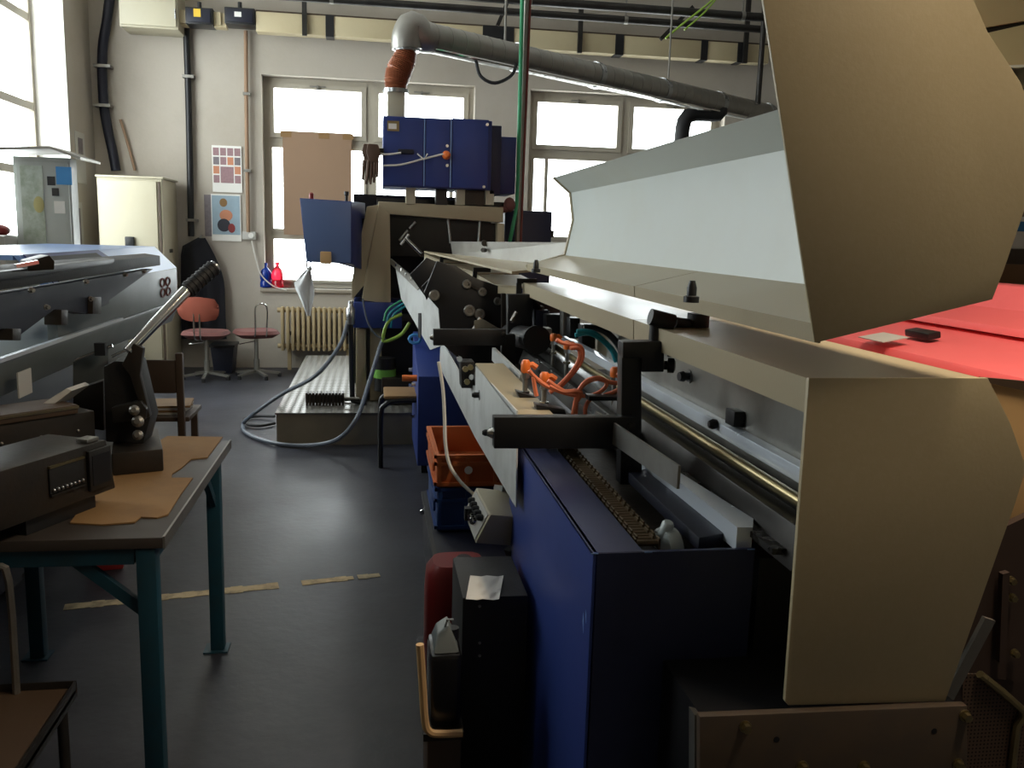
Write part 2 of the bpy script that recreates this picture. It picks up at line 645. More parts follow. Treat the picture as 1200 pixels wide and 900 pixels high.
def left_window(name, W):
    y0, y1, z0, z1 = W
    xf = LW - 0.30
    root = sthing(name, (xf, (y0 + y1) / 2, z0))
    b = B()
    for a, c in ((y0, y0 + 0.07), (y1 - 0.07, y1), ((y0 + y1) / 2 - 0.05, (y0 + y1) / 2 + 0.05)):
        b.box(xf - 0.07, xf, a, c, z0, z1)
    zb = [z0, 2.05, WBAR1, WBAR2, z1 - 0.07]
    for a in zb:
        b.box(xf - 0.066, xf - 0.004, y0, y1, a, a + 0.075)
    struct('window_frame', b, 'window_paint', root)
    for (a, c) in ((y0 + 0.07, (y0 + y1) / 2 - 0.05), ((y0 + y1) / 2 + 0.05, y1 - 0.07)):
        for e, f in zip(zb, zb[1:]):
            struct('pane', B().box(xf - 0.04, xf - 0.034, a, c, e + 0.075, f), 'glass', root)
    struct('reveal', B().box(xf, LW - 0.002, y1 - 0.012, y1 + 0.001, z0, z1), 'reveal', root)
    struct('window_sill', B().box(xf, LW + 0.05, y0 - 0.03, y1 + 0.03, z0 - 0.045, z0), 'sill_stone', root, bevel=0.008)
    portal((LW - 0.39, (y0 + y1) / 2, (z0 + z1) / 2), (0, math.radians(-90), 0), z1 - z0, y1 - y0)


left_window('window_3', W3)
left_window('added_window_4', W4)

# painted floor line
b = B()
p, q = at_z(75, 712, 0), at_z(445, 674, 0)
dirv = (q - p).normalized()
sv = V((-dirv.y, dirv.x, 0))
N = 26
for i in range(N):
    if i in (17, 18):
        continue
    a, c = p + (q - p) * (i / N), p + (q - p) * ((i + (1.0 if i != 23 else .6)) / N)
    w = 0.035 + random.uniform(-0.008, 0.006)
    if i > 16:
        w *= 0.7
    b.prism([a - sv * w + V((0, 0, .0005)), c - sv * w + V((0, 0, .0005)), c + sv * w + V((0, 0, .0005)), a + sv * w + V((0, 0, .0005))], (0, 0, 0.0015))
ln = struct('trim_1', b, 'line_paint')
ln['label'] = 'worn tan painted marking line across the dark workshop floor'

# ================================================================== BACK WALL FITTINGS
# beige busbar trunking along the back wall
TY = 10.15
root = thing('cable_trunking', 'long beige cable trunking with dark joints running high along the back wall', 'trunking', (1.0, TY, 3.6))
segs = [(300, 382), (391, 484), (490, 566), (602, 722), (731, 823), (830, 866), (872, 903)]
def trunk_z(px):
    return at_y(px, 13 + (px - 300) * (50 / 523), TY).z, at_y(px, 37 + (px - 300) * (35 / 523), TY).z
zt_, zb_ = at_y(480, 25, TY).z, at_y(480, 48, TY).z
for i, (a, c) in enumerate(segs):
    xa, xc = at_y(a, 40, TY).x, at_y(c, 40, TY).x
    part('trunking_section', B().box(xa, xc, TY, TY + 0.16, zb_, zt_), 'trunk_beige', root, bevel=0.006)
for a, c in zip(segs, segs[1:]):
    xa, xc = at_y(a[1], 40, TY).x, at_y(c[0], 40, TY).x
    part('joint_band', B().box(xa - .004, xc + .004, TY - 0.008, TY + 0.17, zb_ - .01, zt_ + .01), 'black', root)
for px in (357, 680, 875):
    x = at_y(px, 20, TY).x
    part('hanger', B().box(x - 0.025, x + 0.025, TY - 0.05, TY - 0.012, zb_ - 0.02, CEIL - 0.01), 'dark_metal', root)
part('top_flange', B().box(at_y(300, 40, TY).x, at_y(903, 40, TY).x, TY + .02, TY + 0.2, zt_, zt_ + 0.02), 'wood_dark', root)

# beige switch box, upper left
a, c = at_y(138, -20, 10.1), at_y(209, 35, 10.1)
root = thing('switch_cabinet', 'cream metal switch cabinet fixed high on the back wall above the cream locker', 'cabinet', ((a.x + c.x) / 2, 10.1, c.z))
part('body', B().box(a.x, c.x, 10.1, BW - .01, c.z, c.z + 0.62), 'cream', root, bevel=0.008)
part('door', B().box(a.x + .015, c.x - .015, 10.075, 10.1, c.z + .02, c.z + 0.6), 'cream', root, bevel=0.006)
part('hinge', B().cyl((c.x - .02, 10.07, c.z + .1), (c.x - .02, 10.07, c.z + .2), .008), 'steel', root)
for k, (x0, x1, lab) in enumerate(((217, 250, 'dark junction box with a yellow sticker beside the cream switch cabinet'), (263, 299, 'dark junction box with a white label at the end of the trunking'))):
    a, c = at_y(x0, 8, TY), at_y(x1, 30, TY)
    root = thing('junction_box', lab, 'junction box', ((a.x + c.x) / 2, TY, c.z))
    part('body', B().box(a.x, c.x, TY - .02, BW - .12, c.z, a.z), 'black', root, bevel=0.01)
    part('lid', B().box(a.x + .02, c.x - .02, TY - .035, TY - .02, c.z + .02, a.z - .02), 'navy', root, bevel=0.005)
    m = (a.x + c.x) / 2
    part('label_plate', B().box(m - .05, m + .02, TY - .039, TY - .035, c.z + .07, c.z + .15 - .03 * k), ['yellow', 'paper'][k], root)
    part('gland', B().cyl((m, TY + .02, a.z), (m, TY + .02, a.z + .06), .022), 'black', root)
    part('mount', B().box(m - .03, m + .03, BW - .14, BW - .002, c.z + .05, a.z - .05), 'steel_dull', root)
a, c = at_y(208, 8, TY), at_y(264, 29, TY)
solo('conduit_channel', B().box(a.x, c.x, TY + .06, TY + .2, c.z - .015, a.z - .02).box(a.x, a.x + .09, TY + .03, TY + .06, c.z, a.z - .02).box(c.x - .12, c.x - .05, TY + .03, TY + .06, c.z, a.z - .02), 'trunk_beige', 'short cream conduit channel joining the two dark junction boxes', 'conduit')

# vertical conduits and pipes on the back wall
def wall_pipe(name, px_pts, r, m, label, cat='pipe', y=BW - 0.06, clips=()):
    pts = [at_y(a, c, y) for a, c in px_pts]
    root = thing(name, label, cat, (pts[-1].x, y, min(p.z for p in pts)))
    part('pipe', B().tube(pts, r, 10, smooth=4), m, root)
    for a, c in clips:
        p = at_y(a, c, y)
        part('clip', B().box(p.x - r * 1.7, p.x + r * 1.7, y - r * 1.3, BW - .002, p.z - .015, p.z + .015), 'steel_dull', root)
wall_pipe('conduit_pipe', [(218, 30), (221, 120), (224, 277)], 0.035, 'black', 'black vertical conduit pipe on the back wall beside the picture calendar', clips=((221, 90), (225, 258)))
wall_pipe('wall_conduit', [(288, 36), (289, 150), (291, 272)], 0.022, 'board_brown', 'thin brown conduit running down the back wall next to the window', clips=((289, 110), (290, 200)))
wall_pipe('wrapped_pipe', [(130, -12), (125, 26), (120, 60), (121, 115), (126, 150), (132, 178), (136, 200)], 0.05, 'navy', 'thick dark blue wrapped cable bundle down the wall to the cream locker', 'cable bundle', y=BW - .08, clips=((121, 78), (121, 124)))
wall_pipe('wall_cable', [(141, 140), (150, 170), (158, 200)], 0.014, 'board_brown', 'thin brown stray cable leaning above the cream locker', 'cable', y=BW - .04)
p = at_y(294, 276, BW)
root = thing('wall_socket', 'white wall socket box with a hanging cable beside the window', 'socket', (p.x, BW - .05, p.z - .05))
part('box', B().box(p.x - .09, p.x + .06, BW - .06, BW - .001, p.z - .045, p.z + .045), 'paper_grey', root, bevel=.008)
part('socket', B().cyl((p.x + .01, BW - .062, p.z), (p.x + .01, BW - .075, p.z), .03), 'paper', root)
part('cable', B().tube([at_y(*q, BW - .05) for q in ((295, 282), (300, 305), (306, 322), (320, 335), (336, 340))], .008, 6, smooth=5), 'white_cable', root)

# upper pipes
for k, (pa, pb, r) in enumerate((((380, -4), (905, 38), .04), ((560, -4), (905, 22), .045))):
    y = 9.7 - .3 * k
    p, q = at_y(*pa, y), at_y(*pb, y)
    q.z = p.z = (p.z + q.z) / 2
    q.x += 3.5
    p.x -= 2.0 if k == 0 else 1.0
    root = thing('ceiling_pipe', ['dark upper pipe hung under the ceiling behind the other pipe', 'dark pipe hung under the ceiling, the one closer to the machines'][k], 'pipe', ((p.x + q.x) / 2, y, p.z - r))
    part('pipe', B().cyl(p, q, r, 12), 'dark_metal', root)
    for t in (.2, .5, .8):
        w = p.lerp(q, t)
        part('hanger_rod', B().cyl(w, (w.x, w.y, CEIL), .012, 8).cyl((w.x - .02, w.y, w.z), (w.x + .02, w.y, w.z), r * 1.15, 12), 'steel_dull', root)
p = [at_y(835, 0, 9.2), at_y(800, 28, 9.2), at_y(780, 45, 9.2)]
solo('hanging_cable', B().tube([at_y(838, -10, 9.2)] + p, .012, 6, smooth=4).tube([at_y(845, -8, 9.2), at_y(825, 15, 9.2), at_y(802, 35, 9.2)], .01, 6, smooth=4), 'lime_hose', 'pale green cable pair hanging below the ceiling pipes', 'cable')
for a, c, lab in (((597, -3), (583, 30), 'thin diagonal steel brace above the trunking near the green pipe'), ((812, 8), (774, 46), 'dark diagonal brace over the trunking above the second window')):
    solo('diagonal_brace', B().beam(at_y(*a, 9.95), at_y(*c, 9.95), .04, .04), 'dark_metal', lab, 'brace')
p, q = at_y(895, 30, 9.4), at_y(888, 122, 9.4)
solo('support_post', B().cyl((p.x, 9.4, CEIL), (q.x, 9.4, q.z), .03, 10), 'dark_metal', 'dark vertical hanger post at the right end of the steel duct', 'post')

# posters and calendars
def calendar(name, x0, y0, x1, y1, label, y=BW - .012, kind=0):
    a, c = at_y(x0, y0, y), at_y(x1, y1, y)
    root = thing(name, label, 'poster', ((a.x + c.x) / 2, y, c.z))
    part('sheet', B().box(a.x, c.x, y - .004, y + .006, c.z, a.z), 'paper', root)
    W_, H_ = c.x - a.x, a.z - c.z
    def pic(u0, u1, v0, v1, m, lift=.007):
        part('picture', B().box(a.x + W_ * u0, a.x + W_ * u1, y - lift, y - .004, c.z + H_ * v0, c.z + H_ * v1), m, root)
    if kind == 0:
        ms = ['photo_mauve', 'photo_grey', 'skin_tone', 'photo_blue']
        for i in range(4):
            for j in range(4):
                if i in (1, 2) and j in (0, 1):
                    continue
                pic(.04 + i * .24, .04 + i * .24 + .2, .2 + j * .195, .2 + j * .195 + .165, ms[(i * 3 + j * 5 + i * j) % 3], .007)
        pic(.28, .72, .2, .55, 'photo_mauve', .007)
    else:
        pic(.03, .97, .14, .97, 'photo_blue')
        # plain abstract colour fields
        for (u, v, ru, rv, m, l) in ((.5, .55, .22, .12, 'skin_tone', .010), (.42, .82, .13, .09, 'cardboard', .010), (.42, .34, .22, .14, 'navy', .011), (.68, .28, .12, .1, 'red_plastic', .012)):
            cx, cz = a.x + W_ * u, c.z + H_ * v
            ell = [V((cx + W_ * ru * math.cos(k * math.pi / 9), y - l, cz + H_ * rv * math.sin(k * math.pi / 9))) for k in range(18)]
            part('picture', B().prism(ell, (0, .003, 0)), m, root)
    return root
calendar('picture_calendar', 248, 170, 284, 226, 'white calendar sheet with a grid of small photos, hung above another calendar')
r_ = calendar('wall_calendar', 247, 227, 283, 283, 'wall calendar with one large pale blue picture, below the grid of photos', kind=1)
a, c = at_y(239, 228, BW - .002), at_y(249, 277, BW - .002)
solo('photo_strip', B().box(a.x, c.x + .05, BW - .005, BW - .001, c.z, a.z), 'photo_grey', 'narrow dark printed sheet half hidden behind the pale blue wall calendar', 'poster')
# left wall posters
for k, (x0, y0, x1, y1, lab) in enumerate(((88, 153, 102, 216, 'tall framed print high on the left wall beside the window'), (84, 236, 99, 290, 'dark curled poster on the left wall just behind the grey control cabinet'))):
    a, c = at_x(x0, y0, LW + .012), at_x(x1, y1, LW + .012)
    root = thing('wall_print', lab, 'poster', (LW + .01, (a.y + c.y) / 2, c.z))
    part('sheet', B().box(LW + .002, LW + .01, a.y, c.y, c.z, a.z), 'paper_grey', root)
    part('picture', B().box(LW + .01, LW + .014, a.y + .08, c.y - .08, c.z + (.3 if k == 0 else .02), a.z - .06), 'photo_grey', root)

# radiator
RY = 10.36
a, c = at_y(328, 357, RY), at_y(413, 414, RY)
root = thing('radiator', 'old beige ribbed column radiator on the wall below the window', 'radiator', ((a.x + c.x) / 2, RY, c.z))
nr = 16
step = (c.x + .12 - a.x) / nr
ribm = None
for i in range(nr):
    x = a.x + step * (i + .5)
    if ribm is None:
        b = B().box(x - step * .3, x + step * .3, RY - .07, RY + .05, c.z + .03, a.z - .02)
        ribm = part('rib', b, 'radiator_paint', root, bevel=.015)
    else:
        o = ribm.copy(); COL.objects.link(o); o.location = ribm.location + V((step * i, 0, 0)); WORLD[o] = V(o.location) + WORLD[root]
part('header_pipe', B().cyl((a.x - .03, RY, a.z - .06), (c.x + .15, RY, a.z - .06), .028), 'radiator_paint', root)
part('header_pipe', B().cyl((a.x - .03, RY, c.z + .08), (c.x + .15, RY, c.z + .08), .028), 'radiator_paint', root)
part('valve', B().cyl((c.x + .15, RY, a.z - .06), (c.x + .23, RY, a.z - .06), .035), 'black', root)
for x in (a.x + .1, c.x - .05):
    part('bracket', B().box(x - .015, x + .015, RY + .03, BW - .001, c.z + .2, c.z + .24), 'iron', root)
    part('foot', B().box(x - .02, x + .02, RY - .03, RY + .03, 0, c.z + .05), 'radiator_paint', root)

# board on the window
a, c = at_y(331, 153, BW + .1), at_y(412, 277, BW + .1)
root = thing('cardboard_blind', 'brown cardboard sheet blocking the left window pane', 'blind', ((a.x + c.x) / 2, BW + .1, c.z))
part('board', B().box(a.x, c.x, BW + .1, BW + .112, c.z, a.z), 'board_brown', root)
for u in (.05, .6, .95):
    x = a.x + (c.x - a.x) * u
    part('tape', B().box(x - .06, x + .06, BW + .096, BW + .1, a.z - .07, a.z - .005), 'cardboard', root)

# bottles on the sill
def bottle(px, py0, py1, m, label, y=BW + .03):
    a, c = at_y(px, py0, y), at_y(px, py1, y)
    h = a.z - .93
    x = a.x
    root = thing('bottle', label, 'bottle', (x, y, .93))
    part('body', B().lathe([(.04, 0), (.068, .01), (.068, h * .22), (.06, h * .3), (.068, h * .38), (.068, h * .55), (.055, h * .7), (.02, h * .84), (.02, h * .92)], (x, y, .93), n=18), m, root)
    part('cap', B().cyl((x, y, .93 + h * .9), (x, y, .93 + h), .024, 14), m, root)
bottle(311, 308, 341, 'plastic_blue', 'blue plastic bottle standing on the window sill')
bottle(325, 307, 341, 'plastic_red', 'red plastic bottle standing on the window sill')

# ================================================================== LEFT BACKGROUND
# cream locker
a, c = at_y(113, 206, 9.75), at_y(189, 206, 9.75)
zt = at_y(150, 206, 9.75).z
root = thing('locker', 'tall cream metal locker standing in the corner by the back wall', 'cabinet', ((a.x + c.x) / 2, 10.05, 0))
part('body', B().box(a.x, c.x, 9.75, 10.44, 0, zt - .02), 'cream', root, bevel=.006)
part('top', B().box(a.x - .01, c.x + .02, 9.73, 10.44, zt - .02, zt), 'cream', root, bevel=.004)
part('door', B().box(a.x + .02, c.x - .05, 9.73, 9.75, .1, zt - .05), 'cream', root, bevel=.005)
part('edge_strip', B().box(c.x - .035, c.x - .015, 9.735, 9.75, .1, zt - .05), 'wood_dark', root)
part('vent', B().box(c.x, c.x + .004, 10.0, 10.15, zt - .78, zt - .74), 'iron', root)
p = at_y(150, 283, 9.7)
part('handle', B().box(p.x - .03, p.x + .06, 9.69, 9.73, p.z - .05, p.z + .05), 'black', root, bevel=.01)

# grey control cabinet with sloping roof sheet
CY = 6.6
a, c = at_y(18, 182, CY), at_y(82, 190, CY)
zt = at_y(50, 184, CY).z
root = thing('control_cabinet', 'pale grey control cabinet with a poster on its door under a sloping sheet roof', 'cabinet', ((a.x + c.x) / 2, CY + .2, 0))
part('body', B().box(a.x - .02, c.x, CY, CY + .14, 0, zt), 'hood_white', root, bevel=.006)
part('door', B().box(a.x + .005, c.x - .01, CY - .02, CY, .2, zt - .03), 'hood_white', root, bevel=.005)
part('roof_sheet', B().prism([at_y(-22, 173, CY - .12), at_y(58, 171, CY - .12), at_y(94, 184, CY - .12), at_y(94, 187, CY - .12), at_y(58, 174, CY - .12), at_y(-22, 176, CY - .12)], (0, .45, .0)), 'steel_dull', root)
m_ = a.x + (c.x - a.x) * .5
part('poster', B().box(a.x + .03, m_, CY - .025, CY - .02, 1.2, zt - .06), 'poster_green', root)
part('poster_patch', B().sph((a.x + .14, CY - .027, 1.72), .035, (1, .06, 1.6)), 'patch_yellow', root)
for (px, py, s, m) in ((60, 212, .025, 'black'), (65, 225, .022, 'black'), (75, 206, .05, 'skyblue_sticker'), (70, 243, .035, 'paper')):
    p = at_y(px, py, CY - .022)
    part('sticker', B().box(p.x - s, p.x + s, CY - .025, CY - .02, p.z - s * 1.2, p.z + s * 1.2), m, root)
p = at_y(8, 275, CY + .1)
solo('carton_sack', B().box(p.x - .12, p.x + .1, CY - .2, CY + .1, 0, p.z), 'paper_grey', 'pale sack standing to the left of the grey control cabinet', 'sack', bevel=.03)
solo('red_rag', B().sph((p.x - .02, CY - .05, p.z + .03), .09, (1.1, 1, .5)), 'red_plastic', 'crumpled dark red rag on top of the pale sack', 'rag')

# left machine : second stitcher
LX = at_y(210, 345, 5.96).x - .03
LZ = at_y(205, 352, 5.9).z
root = thing('left_machine', 'second stitching machine with grey side covers and pale blue end hood at the left wall', 'machine', (-1.9, 4.4, 0))
y0, y1 = 1.7, 5.96
side_sec = lambda: [(LX - .02, LZ - .14), (LX + .03, LZ - .02), (LX + .03, LZ), (LX - .5, LZ), (LX - .5, LZ - .14)]
part('side_cover', B().prism([(x, y0, z) for x, z in side_sec()], (0, y1 - y0, 0)), 'grey_machine', root, bevel=.004)
part('rim_strip', B().beam((LX + .034, y0, LZ + .008), (LX + .034, 4.6, LZ + .008), .02, .014), 'strip_white', root)
part('lower_body', B().box(LX - .75, LX - .24, y0, 5.3, 0.08, LZ - .141), 'navy', root, bevel=.01)
for yy in (2.2, 4.0, 5.1):
    part('foot', B().box(LX - .7, LX - .3, yy - .08, yy + .08, 0, .085), 'black', root)
# end hood, extruded along the machine, with a pale blue chamfer
h0, h1 = 3.75, 5.96
hz1, hz2 = at_y(208, 314, 5.96).z, at_y(192, 289, 5.96).z
part('hood_side', B().box(LX - .02, LX + .02, h0, h1, LZ + .001, hz1), 'grey_machine', root, bevel=.003)
part('hood_chamfer', B().prism([(LX + .02, h0, hz1 + .001), (LX - .11, h0, hz2), (LX - .13, h0, hz2), (LX - .02, h0, hz1 + .001)], (0, h1 - h0, 0)), 'blue_light', root)
part('hood_top', B().box(LX - .75, LX - .131, h0, h1, hz2 - .02, hz2), 'blue_light', root)
part('hood_end', B().prism([(LX - .02, h1 - .02, LZ), (LX - .02, h1 - .02, hz1), (LX - .13, h1 - .02, hz2 - .02), (LX - .75, h1 - .02, hz2 - .02), (LX - .75, h1 - .02, LZ)], (0, .015, 0)), 'grey_machine', root)
def chf(t, y, off=.004):
    a_ = V((LX + .02, y, hz1)).lerp(V((LX - .11, y, hz2)), t)
    return a_ + V((.755, 0, .655)) * off
oy0, oy1 = 3.78, 4.75
part('opening_frame', B().prism([chf(.02, oy0), chf(.98, oy0), chf(.98, oy1), chf(.02, oy1 + .2)], V((.755, 0, .655)) * .004), 'blue', root)
part('opening_panel', B().prism([chf(.12, oy0 + .05, .009), chf(.86, oy0 + .05, .009), chf(.86, oy1 - .1, .009), chf(.12, oy1 + .05, .009)], V((.755, 0, .655)) * .004), 'rubber', root)
for k in range(2):
    for j in range(2):
        cyy, czz = 5.55 + k * .14, (LZ + hz1) / 2 - .03 + j * .06
        ring = [V((LX + .022, cyy + math.cos(t * math.pi / 6) * .055, czz + math.sin(t * math.pi / 6) * .024)) for t in range(12)]
        part('emblem_ring', B().tube(ring, .006, 5, closed=True), 'upholstery_red', root)
# long feed table and dark saddle blades
def bl(pts, y, dy, m, nm):
    part(nm, B().prism([at_y(px, py, y) for px, py in pts], (0, dy, 0)), m, root)
P0, P1 = at_x(-20, 352, -1.42), at_y(186, 309, 4.9)
pa, pb = at_y(-30, 345, 2.75), at_y(188, 311, 4.9)
part('feed_table', B().prism([pa, pb, pb + V((0, 0, .05)), pa + V((0, 0, .06))], V((-.09, .05, 0.01))), 'black_rough', root, bevel=.004)
pc = at_y(130, 305, 4.6)
part('feed_plate', B().prism([at_y(-30, 322, 2.7), at_y(134, 303, 4.1), at_y(134, 309, 4.1), at_y(-30, 334, 2.7)], (-.06, .05, 0)), 'black', root, bevel=.003)
part('feed_block', B().prism([at_y(32, 306, 3.1), at_y(58, 299, 3.1), at_y(64, 306, 3.1), at_y(64, 316, 3.1), at_y(32, 318, 3.1)], (-.06, .1, 0)), 'iron', root, bevel=.004)
part('feed_plate_edge', B().beam(at_y(18, 312, 3.0), at_y(44, 307, 3.06), .012, .012), 'chrome', root)
def vp(pts, nm, m, th=.03):
    A_, B_ = (pa.x - .02, pa.y), (pb.x - .02, pb.y)
    q = [at_vplane(px, py, A_, B_) for px, py in pts]
    part(nm, B().prism(q, (-th, 0, 0)), m, root, bevel=.003)
vp([(-30, 350), (180, 315), (170, 322), (128, 352), (128, 356), (100, 368), (65, 362), (25, 392), (5, 385), (-30, 395)], 'saddle_blade', 'navy', .05)
for (px, py) in ((168, 318), (100, 330), (36, 340), (54, 360), (106, 350), (146, 322)):
    q = at_vplane(px, py, (pa.x - .0, pa.y), (pb.x - .0, pb.y))
    part('screw', B().hexbolt(q, (1, -.6, 0), .008, .014), 'steel_dull', root)
for (px, py, w, h) in ((114, 358, 5, 10), (76, 372, 4, 9), (20, 392, 5, 7)):
    q = [at_vplane(px + dx * w, py + dz * h, (pa.x, pa.y - .02), (pb.x, pb.y - .02)) for dx, dz in ((-1, -1), (1, -1), (1, 1), (-1, 1))]
    part('clamp', B().prism(q, (-.06, 0, 0)), 'iron', root, bevel=.004)
q = at_x(10, 436, LX + .0)
part('label_plate', B().box(LX + .048, LX + .053, q.y - .06, q.y + .06, LZ - .14, LZ - .05), 'paper_grey', root)
part('small_box', B().prism([at_y(85, 424, 3.75), at_y(127, 408, 3.75), at_y(127, 450, 3.75), at_y(85, 460, 3.75)], (0.0, .3, 0)), 'grey_machine', root, bevel=.004)
part('guide_rod', B().cyl(at_y(88, 422, 3.7), at_y(132, 405, 3.72), .006, 8), 'chrome', root)
part('guide_rod', B().cyl(at_y(131, 418, 3.7), at_y(150, 409, 3.72), .006, 8), 'chrome', root)
part('rod_clamp', B().obox(at_y(118, 409, 3.69), (.04, .03, .05)), 'black', root)

# coat on the wall
ys = BW - .1
root = thing('hanging_coat', 'black work coat hanging on a hook on the back wall behind the orange chair', 'coat', (at_y(235, 400, ys).x, ys, at_y(235, 420, ys).z))
g = []
for j in range(13):
    v = j / 12
    row = []
    pyv = 279 + v * 118
    l = 233 - 20 * min(1, v / .1) ** .5
    r = 240 + 21 * math.sin(min(1, v / .5) * math.pi / 2) + 5 * v
    for i in range(15):
        u = i / 14
        p = at_y(l + (r - l) * u, pyv, ys)
        p.y = ys - .10 * math.sin(math.pi * u) - .025 * math.sin(u * 19 + v * 2) * (0.3 + v)
        row.append(p)
    g.append(row)
part('cloth', B().cloth(g), 'fabric_black', root, solidify=.02, nrm=False)
p = at_y(235, 279, ys)
part('hook', B().tube([(p.x, BW, p.z + .03), (p.x, ys, p.z + .02), (p.x, ys - .02, p.z - .02)], .01, 8, smooth=3), 'steel', root)

# bin behind chairs
p = at_z(263, 432, 0)
root = thing('waste_bin', 'dark square bin on the floor by the back wall between two chairs', 'bin', (p.x, 10.15, 0))
q0, q1 = at_y(246, 405, 10.0), at_y(274, 405, 10.0)
part('body', B().poly_solid([(q0.x + .03, 10.02, 0), (q1.x - .03, 10.02, 0), (q1.x - .03, 10.3, 0), (q0.x + .03, 10.3, 0)], [(q0.x, 10.0, q0.z), (q1.x, 10.0, q0.z), (q1.x, 10.32, q0.z), (q0.x, 10.32, q0.z)]), 'navy', root, bevel=.008)
part('rim', B().box(q0.x - .01, q1.x + .01, 9.99, 10.33, q0.z - .02, q0.z + .01), 'black', root, bevel=.006)


# swivel chairs
def swivel_chair(loc, rz, m, label, back=True, n=5, mb='upholstery_orange'):
    root = thing('swivel_chair', label, 'chair', (0, 0, 0), 'swivel chairs by the back wall')
    sb = B()
    pts = [(.22, .0), (.23, .03), (.19, .07)]
    ring0, ring1, ring2 = [], [], []
    for k in range(24):
        t = 2 * math.pi * k / 24
        e = (abs(math.cos(t)) ** 4 + abs(math.sin(t)) ** 4) ** -.25
        for ring, rr, z in ((ring0, .17, .44), (ring1, .235, .485), (ring2, .21, .52)):
            ring.append(V((math.cos(t) * e * rr, math.sin(t) * e * rr * .92, z)))
    bm = sb.bm
    R3 = [[bm.verts.new(p) for p in r] for r in (ring0, ring1, ring2)]
    for a_, b_ in zip(R3, R3[1:]):
        for k in range(24):
            bm.faces.new((a_[k], a_[(k + 1) % 24], b_[(k + 1) % 24], b_[k]))
    bm.faces.new(R3[0][::-1]); bm.faces.new(R3[-1])
    part('seat', sb, m, root)
    if back:
        g = []
        for j in range(7):
            v = j / 6
            row = []
            for i in range(11):
                u = i / 10 * 2 - 1
                w = .21 * (1 - .22 * abs(2 * v - 1) ** 3)
                row.append(V((u * w, .23 - .05 * u * u - .03 * (v - .5) ** 2 + .02 * v, .64 + v * .25 - .03 * (u * u) * (1 if v > .5 else -1))))
            g.append(row)
        part('backrest', B().cloth(g), mb, root, solidify=.05, nrm=False)
        for s in (-.03, .03):
            part('back_bar', B().tube([(s, .05, .44), (s, .2, .44), (s, .25, .5), (s, .25, .75)], .009, 8, smooth=4), 'chrome', root)
    else:
        part('back_bar', B().tube([(-.06, .2, .47), (-.06, .24, .56), (-.06, .25, .78), (0, .25, .82), (.06, .25, .78), (.06, .24, .56), (.06, .2, .47)], .009, 8, smooth=4), 'chrome', root)
    part('column', B().cyl((0, 0, .09), (0, 0, .45), .022, 12).cyl((0, 0, .05), (0, 0, .2), .032, 12), 'steel_dull', root)
    part('lever', B().tube([(0, 0, .40), (.18, 0, .37)], .006, 6), 'chrome', root)
    for k in range(n):
        t = 2 * math.pi * k / n + .5
        part('leg', B().beam((0, 0, .075), (math.cos(t) * .25, math.sin(t) * .25, .04), .035, .025), 'steel_dull', root)
        part('glide', B().cyl((math.cos(t) * .24, math.sin(t) * .24, 0), (math.cos(t) * .24, math.sin(t) * .24, .04), .02, 10), 'rubber', root)
    root.location = V(loc)
    root.rotation_euler = (0, 0, rz)
    return root


p = at_z(243, 444, 0)
swivel_chair((p.x, p.y, 0), math.radians(170), 'upholstery_red', 'swivel chair with an orange backrest in front of the hanging coat')
p = at_z(301, 433, 0)
p = at_y(301, 433, 9.8)
swivel_chair((p.x, 9.8, 0), math.radians(200), 'upholstery_red', 'faded red swivel chair with a bare wire backrest near the radiator', back=False)

# wooden chair behind the table
p = at_y(215, 440, 5.4)
root = thing('wooden_chair', 'dark wooden chair with papers on its seat standing behind the work table', 'chair', (p.x - .2, 5.6, 0))
X1, Y0 = p.x, 5.38
X0, Y1 = X1 - .40, Y0 + .42
for x in (X1 - .02, X0 + .02):
    part('leg', B().box(x - .02, x + .02, Y0, Y0 + .04, 0, .86), 'wood_dark', root, bevel=.004)
    part('leg', B().box(x - .02, x + .02, Y1 - .04, Y1, 0, .438), 'wood_dark', root, bevel=.004)
part('seat', B().box(X0, X1 + .02, Y0 + .042, Y1 + .02, .44, .47), 'wood_dark', root, bevel=.008)
part('backrest', B().box(X0 + .041, X1 - .041, Y0 + .005, Y0 + .03, .62, .82), 'wood_dark', root, bevel=.01)
part('stretcher', B().box(X0 + .041, X1 - .041, Y0 + .01, Y0 + .03, .22, .25), 'wood_dark', root)
for x in (X1 - .02, X0 + .02):
    part('stretcher', B().box(x - .01, x + .01, Y0 + .041, Y1 - .041, .2, .23), 'wood_dark', root)
root = thing('paper_stack', 'stack of worn papers lying on the dark wooden chair', 'papers', (X1 - .18, Y0 + .22, .471))
for k in range(4):
    part('sheet', B().obox((X1 - .19 + .01 * k, Y0 + .23, .478 + k * .0135), (.32, .26, .012), (0, 0, k * 4 - 6)), 'cardboard' if k % 2 else 'paper_grey', root)

# ================================================================== PLATFORM
PX0, PX1, PY0, PY1, PZ = -.715, 1.3, 6.62, 9.75, .25
root = thing('platform', 'low checker plate platform under the blue boxed machine', 'platform', ((PX0 + PX1) / 2, (PY0 + PY1) / 2, 0))
part('front_panel', B().box(PX0, PX1, PY0, PY0 + .02, 0, PZ - .012), 'platform_side', root)
part('side_panel', B().box(PX0, PX0 + .02, PY0 + .021, PY1, 0, PZ - .012), 'platform_side', root)
part('side_panel', B().box(PX1 - .02, PX1, PY0 + .021, PY1, 0, PZ - .012), 'platform_side', root)
for k in range(3):
    w = (PX1 - PX0) / 3
    part('top_plate', B().box(PX0 - .01 + k * w, PX0 - .012 + (k + 1) * w, PY0 - .01, PY1, PZ - .011, PZ), 'checker_plate', root)
root2 = thing('ribbed_roller', 'black ribbed metal roller part lying on the checker plate platform', 'machine part', at_z(382, 474, PZ))
